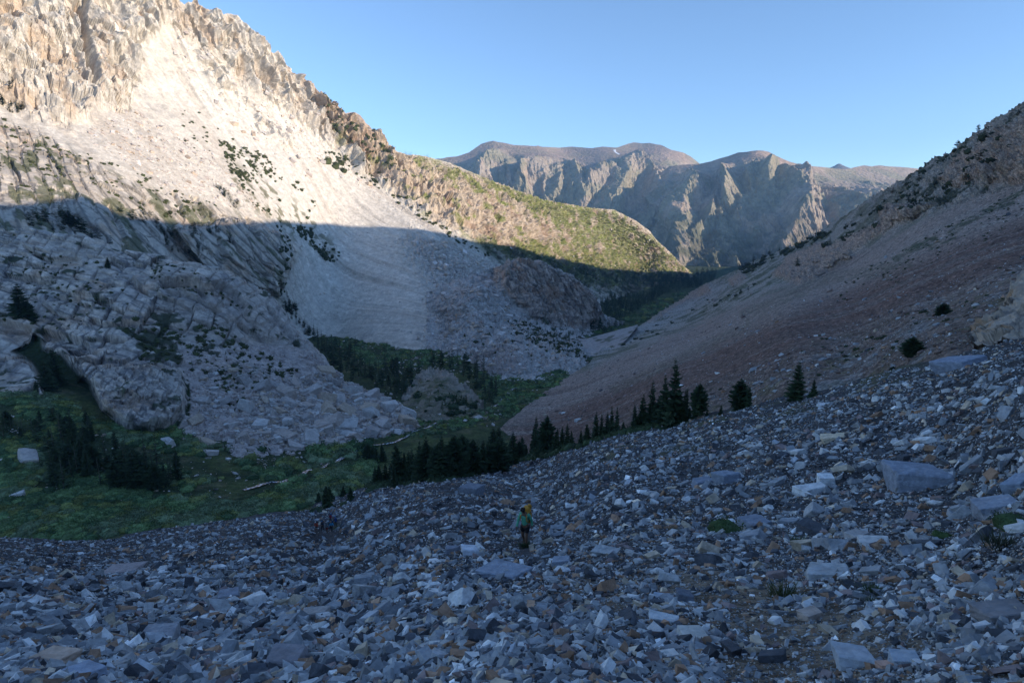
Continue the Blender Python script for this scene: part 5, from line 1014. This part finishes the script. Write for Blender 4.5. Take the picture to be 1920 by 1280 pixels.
def creek():
    m = bpy.data.materials.new('creek_water'); m.use_nodes = True; nt = m.node_tree; b = nt.nodes['Principled BSDF']; b.inputs['Roughness'].default_value = .25
    n = nt.nodes.new('ShaderNodeTexNoise'); n.inputs['Scale'].default_value = .9; n.inputs['Detail'].default_value = 6; g = nt.nodes.new('ShaderNodeNewGeometry'); nt.links.new(g.outputs['Position'], n.inputs['Vector'])
    cr = nt.nodes.new('ShaderNodeValToRGB'); nt.links.new(n.outputs[0], cr.inputs[0]); cr.color_ramp.elements[0].position = .46; cr.color_ramp.elements[0].color = (.05, .07, .09, 1); cr.color_ramp.elements[1].position = .62; cr.color_ramp.elements[1].color = (.66, .70, .76, 1); nt.links.new(cr.outputs[0], b.inputs['Base Color'])
    bp = nt.nodes.new('ShaderNodeBump'); bp.inputs['Strength'].default_value = .6; nt.links.new(n.outputs[0], bp.inputs['Height']); nt.links.new(bp.outputs[0], b.inputs['Normal'])
    for j, (line, w0, w1) in enumerate([([(455, 919), (480, 913), (510, 904), (530, 903), (560, 893), (575, 884), (600, 880), (615, 870), (640, 861), (655, 852), (670, 846), (700, 836), (740, 832), (760, 822), (772, 812), (790, 806), (812, 798), (822, 792), (835, 776), (880, 770)], 1.3, 1.0), ([(925, 765), (945, 745), (955, 735), (975, 722)], 1.0, .8)]):
        P = fl([a for a, b_ in line], [b_ for a, b_ in line]); t = np.linspace(0, len(P)-1, 160); Q = np.stack([np.interp(t, np.arange(len(P)), P[:, k]) for k in range(3)], -1)
        Q[:, 0] += 1.2*vnoise(Q/7); dv = np.gradient(Q, axis=0); dv[:, 2] = 0; sd = np.stack([dv[:, 1], -dv[:, 0], 0*dv[:, 0]], -1); sd /= np.linalg.norm(sd, axis=1)[:, None]; w = np.linspace(w0, w1, 160)*(1+.4*vnoise(Q/5+9))
        V = np.stack([Q+sd*w[:, None]*o for o in (-1, -.5, 0, .5, 1)], 1); V[..., 2] = zground(V[..., 0], V[..., 1])+.6
        V[..., 2] += .12*vnoise(V/.8)
        tag(mesh_obj('creek', V, grid_faces(160, 5), m, smooth=True), 'white water creek winding through the willows' if j == 0 else 'short stretch of creek past the knoll', None, None, 'structure')
creek()
GR = [grass_geo(70+k, 260) for k in range(3)]
for x, y, w, kind, lab, col in [(1362, 1000, 62, 'b', 'green cushion bush beside a dark slab on the right talus', (.05, .085, .03)), (1395, 985, 26, 'b', 'small green bush touching the right end of the cushion bush', (.05, .085, .03)), (1475, 1128, 54, 'g', 'grassy clump with brown seed heads by the long flat slab', (.085, .10, .04)), (1642, 1120, 36, 'g', 'thin green grass clump right of the long flat slab', (.07, .10, .045)), (1905, 992, 60, 'b', 'large leafy green plant at the right edge of the talus', (.05, .085, .035)),
                                (1885, 1034, 56, 'g', 'flowering clump with purple heads at the right edge', (.08, .09, .06)), (1768, 1012, 34, 'b', 'low green plant between rocks left of the flowering clump', (.055, .09, .03)), (1498, 1020, 26, 'g', 'small grass tuft among slabs right of the cushion bush', (.06, .09, .035)), (988, 1034, 26, 'g', 'green tuft at the feet of the hiker in green', (.04, .075, .03)), (1895, 932, 18, 'g', 'yellow green tuft beside the big boulder at the right', (.14, .14, .04)), (1262, 990, 16, 'g', 'brownish tuft left of the cushion bush', (.12, .10, .06)), (1640, 1140, 22, 'g', 'faint grass tuft below the thin green clump', (.08, .10, .05)),
                                (593, 962, 26, 'b', 'grey green willow bush on the talus left of the hiking group', (.05, .075, .04)), (645, 945, 16, 'b', 'small willow bush on the talus above the hiking group', (.06, .085, .04)), (692, 922, 18, 'b', 'round willow bush at the talus edge left of the long row', (.05, .085, .04)), (633, 992, 14, 'g', 'faint yellow green grass beside the hiking group', (.12, .13, .05))]:
    P = TALUS.at(x, y); D = float(project(P)[2]); S = w*D/F*(.62 if kind == 'b' else .8); k = int(r5.integers(0, 3))
    if kind == 'b': V, Fs = shrub_geo(80+k, 700, .07, .7); nm = 'bush'; sc = (S, S, S*.9)
    else: V, Fs = GR[k]; nm = 'grass_tuft'; sc = (S, S, S*.65)
    c = tuft_col(V, col, k, .4)
    if 'purple' in lab or 'brown seed' in lab:
        tip = (V[:, 2] > 1.0); c[tip] = (.22, .14, .30) if 'purple' in lab else (.20, .12, .07)
    o = mesh_obj(nm, V, Fs, M_LEAF, c); o.location = P+np.array([0, 0, .02]); o.scale = sc; o.rotation_euler = (0, 0, x); tag(o, lab, 'bush' if kind == 'b' else 'grass tuft')
# near outcrop at the right
def outcrop():
    prof = [(1826, 640), (1832, 618), (1840, 606), (1856, 600), (1868, 596), (1878, 580), (1892, 562), (1903, 548), (1912, 530), (1925, 515), (1990, 470), (2080, 430)]
    xs = np.arange(1826, 2080, 1.6); 
    def f(P, px, py):
        w1, e1 = worley(P/np.array([4, 4, 6]), 201); w2, _ = worley(P/1.6, 205); return (w1-.5)*2.4+(w2-.5)*.8+fbm(P/5, 4, 207, rid=True)*1.3, None
    def g(P, px, py, d):
        c = np.ones(P.shape)*np.array([.40, .33, .27])*(1+.2*fbm(P/3, 3, 208)[..., None]); c = mixc(c, (.42, .26, .15), sst(0, .4, fbm(P/5, 3, 209))*.7); return mixc(c, (.2, .19, .19), sst(.2, .5, fbm(P/2.5, 3, 210))*.5)
    s = Sheet('rock_outcrop', xs, prof, [(1826, 655), (1920, 652), (2080, 600)], 110, [(1826, 640, 100), (1856, 600, 106), (1892, 562, 112), (1920, 520, 118), (2080, 430, 125), (1830, 655, 84), (1920, 650, 78), (2080, 600, 66)], f, g, M_STONEF, back=(3, 3))
    s.o['kind'] = 'thing'; tag(s.o, 'orange stained rock outcrop at the right edge above the talus', 'rock outcrop')
outcrop()

# ================================================================== haze
def haze():
    me = bpy.data.meshes.new('haze'); bm = bmesh.new(); bmesh.ops.create_cube(bm, size=1.0); bm.to_mesh(me); bm.free()
    o = bpy.data.objects.new('haze', me); C.objects.link(o); x0, x1, y0, y1, z0, z1 = -7500, 7500, -3200, 11500, -900, 1700
    o.scale = (x1-x0, y1-y0, z1-z0); o.location = ((x0+x1)/2, (y0+y1)/2, (z0+z1)/2); tag(o, 'thin blue morning haze filling the valley', None, None, 'stuff')
    m = bpy.data.materials.new('haze'); m.use_nodes = True; nt = m.node_tree; nt.nodes.remove(nt.nodes['Principled BSDF'])
    v = nt.nodes.new('ShaderNodeVolumePrincipled'); v.inputs['Color'].default_value = (.36, .64, 1.0, 1); v.inputs['Density'].default_value = HAZE; v.inputs['Anisotropy'].default_value = 0.0
    nt.links.new(v.outputs[0], nt.nodes['Material Output'].inputs['Volume']); me.materials.append(m)
HAZE = 4.2e-5
haze()

# ================================================================== hikers
def skin(name, verts, edges, radii, sub=2, mat=None, root=0):
    me = bpy.data.meshes.new(name); me.from_pydata([tuple(v) for v in verts], edges, []); o = bpy.data.objects.new(name, me); C.objects.link(o)
    sk = o.modifiers.new('s', 'SKIN'); lay = me.skin_vertices[0].data if me.skin_vertices else None
    if lay is None:
        bm = bmesh.new(); bm.from_mesh(me); bm.verts.layers.skin.verify(); bm.to_mesh(me); bm.free(); lay = me.skin_vertices[0].data
    for k, r in enumerate(radii):
        lay[k].radius = (r, r) if not isinstance(r, tuple) else r; lay[k].use_root = (k == root)
    ss = o.modifiers.new('u', 'SUBSURF'); ss.levels = sub
    dg = bpy.context.evaluated_depsgraph_get(); ev = o.evaluated_get(dg); m2 = bpy.data.meshes.new_from_object(ev); bpy.data.objects.remove(o); bpy.data.meshes.remove(me); m2.name = name
    V = np.array([v.co[:] for v in m2.vertices]); Fs = [tuple(p.vertices) for p in m2.polygons]; bpy.data.meshes.remove(m2); return V, Fs
def joined(name, pieces, mat, parent, smooth=True):
    V, Fs = [], []; b = 0
    for v, f in pieces:
        V += [tuple(q) for q in v]; Fs += [tuple(i+b for i in g) for g in f]; b += len(v)
    me = bpy.data.meshes.new(name); me.from_pydata(V, [], Fs); me.update(); me.polygons.foreach_set('use_smooth', np.full(len(Fs), smooth)); me.materials.append(mat)
    o = bpy.data.objects.new(name, me); C.objects.link(o); o.parent = parent; return o
def plain(name, col, rough=.8):
    if name in bpy.data.materials: return bpy.data.materials[name]
    m = bpy.data.materials.new(name); m.use_nodes = True; nt = m.node_tree; b = nt.nodes['Principled BSDF']; b.inputs['Roughness'].default_value = rough
    n = nt.nodes.new('ShaderNodeTexNoise'); n.inputs['Scale'].default_value = 14; n.inputs['Detail'].default_value = 4; g = nt.nodes.new('ShaderNodeTexCoord'); nt.links.new(g.outputs['Object'], n.inputs['Vector'])
    cr = nt.nodes.new('ShaderNodeValToRGB'); nt.links.new(n.outputs[0], cr.inputs[0]); cr.color_ramp.elements[0].position = .3; cr.color_ramp.elements[1].position = .7
    cr.color_ramp.elements[0].color = tuple(c*.8 for c in col)+(1,); cr.color_ramp.elements[1].color = tuple(min(1, c*1.15) for c in col)+(1,); nt.links.new(cr.outputs[0], b.inputs['Base Color'])
    bp = nt.nodes.new('ShaderNodeBump'); bp.inputs['Strength'].default_value = .3; bp.inputs['Distance'].default_value = .02; nt.links.new(n.outputs[0], bp.inputs['Height']); nt.links.new(bp.outputs[0], b.inputs['Normal']); return m
def box(c, s, bev=.25, rot=0):
    bm = bmesh.new(); bmesh.ops.create_cube(bm, size=1.0); bmesh.ops.bevel(bm, geom=bm.edges[:], offset=bev, segments=3, affect='EDGES', profile=.6)
    V = np.array([v.co[:] for v in bm.verts])*np.array(s); Fs = [tuple(v.index for v in f.verts) for f in bm.faces]; bm.free()
    V[:, 0:2] *= (1-.12*(V[:, 2:3]/s[2]+.5)); c_, s_ = cos(rot), sin(rot); V = np.stack([V[:, 0], V[:, 1]*c_-V[:, 2]*s_, V[:, 1]*s_+V[:, 2]*c_], -1)+np.array(c); return V, Fs
def ball(c, r, n=2):
    V, Fs = ICO[n]; return V*np.array(r)+np.array(c), [tuple(f) for f in Fs]
def person(P, yaw, h, label, top, legs, hat=None, pack=None, group=None, pose=0, skincol=(.16, .09, .06), hair=(.01, .008, .007), bare=True, headdown=.07, detail=2, poles=False):
    root = link('person', None, P, (0, 0, yaw), (h/1.75,)*3); tag(root, label, 'person', group)
    sw = [.0, .10, -.08, .05][pose % 4]     # arm / leg swing
    pe = (0, 0, .94); Vt = [pe, (0, .01, 1.08), (0, .03, 1.26), (0, .05, 1.40), (0, .075, 1.49), (0, .09+headdown*.5, 1.56), (0, .10+headdown, 1.64), (0, .085+headdown, 1.72)]
    R = [(.135, .10), (.125, .09), (.145, .10), (.135, .085), .052, .072, .088, .070]; E = [(0, 1), (1, 2), (2, 3), (3, 4), (4, 5), (5, 6), (6, 7)]
    V = list(Vt); arms = {}
    for s_ in (-1, 1):
        a = len(V); f = s_*sw
        V += [(s_*.17, .04, 1.405), (s_*.235, .01+f, 1.14), (s_*.255, .07+f*1.6, .90), (s_*.255, .085+f*1.7, .84)]; R += [.055, .043, .027, .030]; E += [(3, a), (a, a+1), (a+1, a+2), (a+2, a+3)]; arms[s_] = V[a:a+4]
    lg = {}
    for s_ in (-1, 1):
        a = len(V); f = -s_*sw*1.3
        V += [(s_*.095, 0, .86), (s_*.11, .03+f*.5+.04*(pose == 1), .49), (s_*.11, -.0+f, .30), (s_*.11, -.02+f, .09), (s_*.115, .12+f, .035)]; R += [.088, .060, .054, .038, .032]; E += [(0, a), (a, a+1), (a+1, a+2), (a+2, a+3), (a+3, a+4)]; lg[s_] = V[a:a+5]
    M_SK = plain('skin %.2f' % skincol[0], skincol, .6)
    pieces = [skin('body', V, E, R, detail)]
    hx, hy, hz = 0, .10+headdown, 1.64
    pieces += [ball((0, hy+.088, hz-.02), (.012, .018, .018), 1), ball((-.085, hy-.005, hz-.01), (.012, .02, .03), 1), ball((.085, hy-.005, hz-.01), (.012, .02, .03), 1), ball((0, hy+.075, hz-.062), (.024, .010, .006), 1), ball((-.032, hy+.078, hz+.008), (.014, .01, .008), 1), ball((.032, hy+.078, hz+.008), (.014, .01, .008), 1)]
    for s_ in (-1, 1):
        w = np.array(arms[s_][3])
        for k, (dx, L) in enumerate([(-.024, .062), (-.008, .072), (.008, .068), (.024, .052)]):
            b = w+np.array([s_*.004, dx, -.02]); pieces.append(skin('finger', [b, b+np.array([-s_*.002, .0, -L*.5]), b+np.array([-s_*.014, .004, -L])], [(0, 1), (1, 2)], [.009, .008, .006], 1))
        b = w+np.array([0, .02, .0]); pieces.append(skin('thumb', [b, b+np.array([-s_*.006, .024, -.022]), b+np.array([-s_*.012, .026, -.048])], [(0, 1), (1, 2)], [.010, .009, .007], 1))
    joined('body', pieces, M_SK, root)
    g = .014
    sv = [(0, 0, .90), (0, .01, 1.08), (0, .03, 1.26), (0, .05, 1.40), (0, .065, 1.455)]; sr = [(.155, .12), (.142, .108), (.160, .118), (.145, .10), (.070, .062)]; se = [(0, 1), (1, 2), (2, 3), (3, 4)]
    for s_ in (-1, 1):
        a = len(sv); q = arms[s_]; sv += [q[0], q[1], tuple(np.array(q[2])+np.array([0, 0, .01]))]; sr += [.070, .058, .042]; se += [(3, a), (a, a+1), (a+1, a+2)]
    joined('shirt', [skin('shirt', sv, se, sr, detail)], plain('cloth %s' % (top,), top), root)
    tv = [(0, 0, .97)]; tr = [(.15, .115)]; te = []
    for s_ in (-1, 1):
        a = len(tv); q = lg[s_]; kn = np.array(q[0])*.4+np.array(q[1])*.6 if bare else np.array(q[1]); tv += [q[0], tuple(kn)]; tr += [.112, .092]; te += [(0, a), (a, a+1)]
        if not bare: tv += [q[2], q[3]]; tr += [.075, .058]; te += [(a+1, a+2), (a+2, a+3)]
    joined('shorts' if bare else 'trousers', [skin('legs', tv, te, tr, detail)], plain('legcloth %s' % (legs,), legs), root)
    for s_ in (-1, 1):
        q = lg[s_]; joined('shoe', [skin('shoe', [tuple(np.array(q[3])+np.array([0, -.02, -.03])), tuple(np.array(q[4])+np.array([0, -.06, .012])), tuple(np.array(q[4])+np.array([0, .02, .005]))], [(0, 1), (1, 2)], [.052, .05, .04], 1)], plain('shoe', (.05, .045, .045)), root)
    if hat is None:
        hp = [ball((0, hy-.012, hz+.035), (.098, .108, .088), 2)]; r = random.Random(5)
        for _ in range(26):
            a, u = r.uniform(0, 6.28), r.uniform(.1, 1); hp.append(ball((.08*cos(a)*u, hy-.012+.09*sin(a)*u, hz+.04+.075*(1-u*.6)), (.03, .03, .026), 1))
        joined('hair', hp, plain('hair', hair, .9), root, False)
    else:
        V_, F_ = ball((0, hy-.01, hz+.045), (.102, .11, .075), 2); brim = ball((0, hy+.05, hz+.035), (.10, .13, .008), 2); joined('cap', [(V_, F_), brim], plain('cap %s' % (hat,), hat), root)
    if pack:
        b = joined('backpack', [box((0, -.20, 1.24), (.34, .24, .58), .22, -.10), box((0, -.30, 1.12), (.24, .10, .26), .3, -.10)], plain('pack %s' % (pack,), pack), root)
        joined('lid', [box((.0, -.19, 1.56), (.30, .24, .13), .3, -.15)], plain('pack %s' % (pack,), pack), b)
        if pose == 1: joined('roll_top', [box((-.10, -.21, 1.66), (.13, .10, .20), .3, -.5)], plain('pack %s' % (pack,), pack), b)
        dark = plain('strap', (.02, .02, .022))
        for s_ in (-1, 1): joined('strap', [skin('strap', [(s_*.10, -.10, 1.44), (s_*.12, .03, 1.50), (s_*.125, .155, 1.36), (s_*.135, .135, 1.18), (s_*.16, -.02, 1.05)], [(0, 1), (1, 2), (2, 3), (3, 4)], [(.024, .014)]*5, 1)], dark if pose != 1 else plain('pack %s' % (pack,), pack), b)
        joined('webbing', [box((0, -.20, 1.43), (.36, .27, .03), .3, -.10)], dark, b)
    if poles:
        for s_ in (-1, 1):
            w = np.array(arms[s_][3]); v, f = tube([w+np.array([0, .02, .05]), w+np.array([s_*.05, .15, -.86])], [.008, .006], 5); joined('trekking_pole', [(v, [tuple(t) for t in f])], plain('pole', (.25, .25, .27), .4), root)
    return root
def put(px, py, hpx, *a, **k):
    P = TALUS.at(px, py); D = float(project(P)[2]); h = hpx*D/F/.86; person(P+np.array([0, 0, .22 if hpx < 30 else -.02]), a[0], h*(1.12 if hpx < 30 else 1), *a[1:], **k)
put(985, 1033, 72, pi-.45, 'hiker in a long sleeved green top and black shorts with an orange backpack, looking down', (.10, .42, .27), (.008, .008, .012), None, (.52, .26, .035), None, 1, headdown=.13)
G_ = 'hikers in the distant group on the lower left talus'
put(593.5, 1000, 17, pi-.1, 'distant hiker in an orange red jacket with a pale cap, leftmost of the group', (.60, .09, .04), (.012, .012, .018), (.45, .48, .50), (.02, .02, .03), G_, 0, detail=1, poles=True)
put(604.5, 998.5, 16, pi+.1, 'distant hiker all in dark blue, second from the left in the group', (.03, .045, .09), (.015, .015, .025), (.05, .16, .32), (.02, .03, .05), G_, 2, bare=False, detail=1)
put(613.5, 1002, 16.5, pi-.2, 'distant hiker in a grey top and rusty red shorts', (.24, .33, .38), (.34, .035, .02), (.02, .025, .05), (.12, .16, .18), G_, 3, detail=1)
put(618.5, 995, 14, pi, 'distant hiker with a blue hat half hidden behind the bright blue jacket', (.015, .04, .06), (.01, .015, .04), (.05, .20, .35), (.02, .04, .06), G_, 0, bare=False, detail=1)
put(623, 999, 16.5, pi-.4, 'distant hiker in a bright blue jacket with an orange cap', (.05, .45, .80), (.01, .012, .016), (.30, .15, .05), (.02, .06, .12), G_, 1, bare=False, detail=1)
put(621.5, 985, 15, pi-.2, 'distant hiker in a crimson shirt at the back of the group', (.36, .03, .06), (.012, .012, .03), (.03, .04, .09), (.03, .10, .25), G_, 2, bare=False, detail=1)
put(629.5, 989, 16.5, .5, 'distant hiker seen from behind with a large navy blue backpack', (.01, .012, .016), (.10, .09, .07), (.04, .22, .50), (.03, .08, .26), G_, 0, bare=False, detail=1)
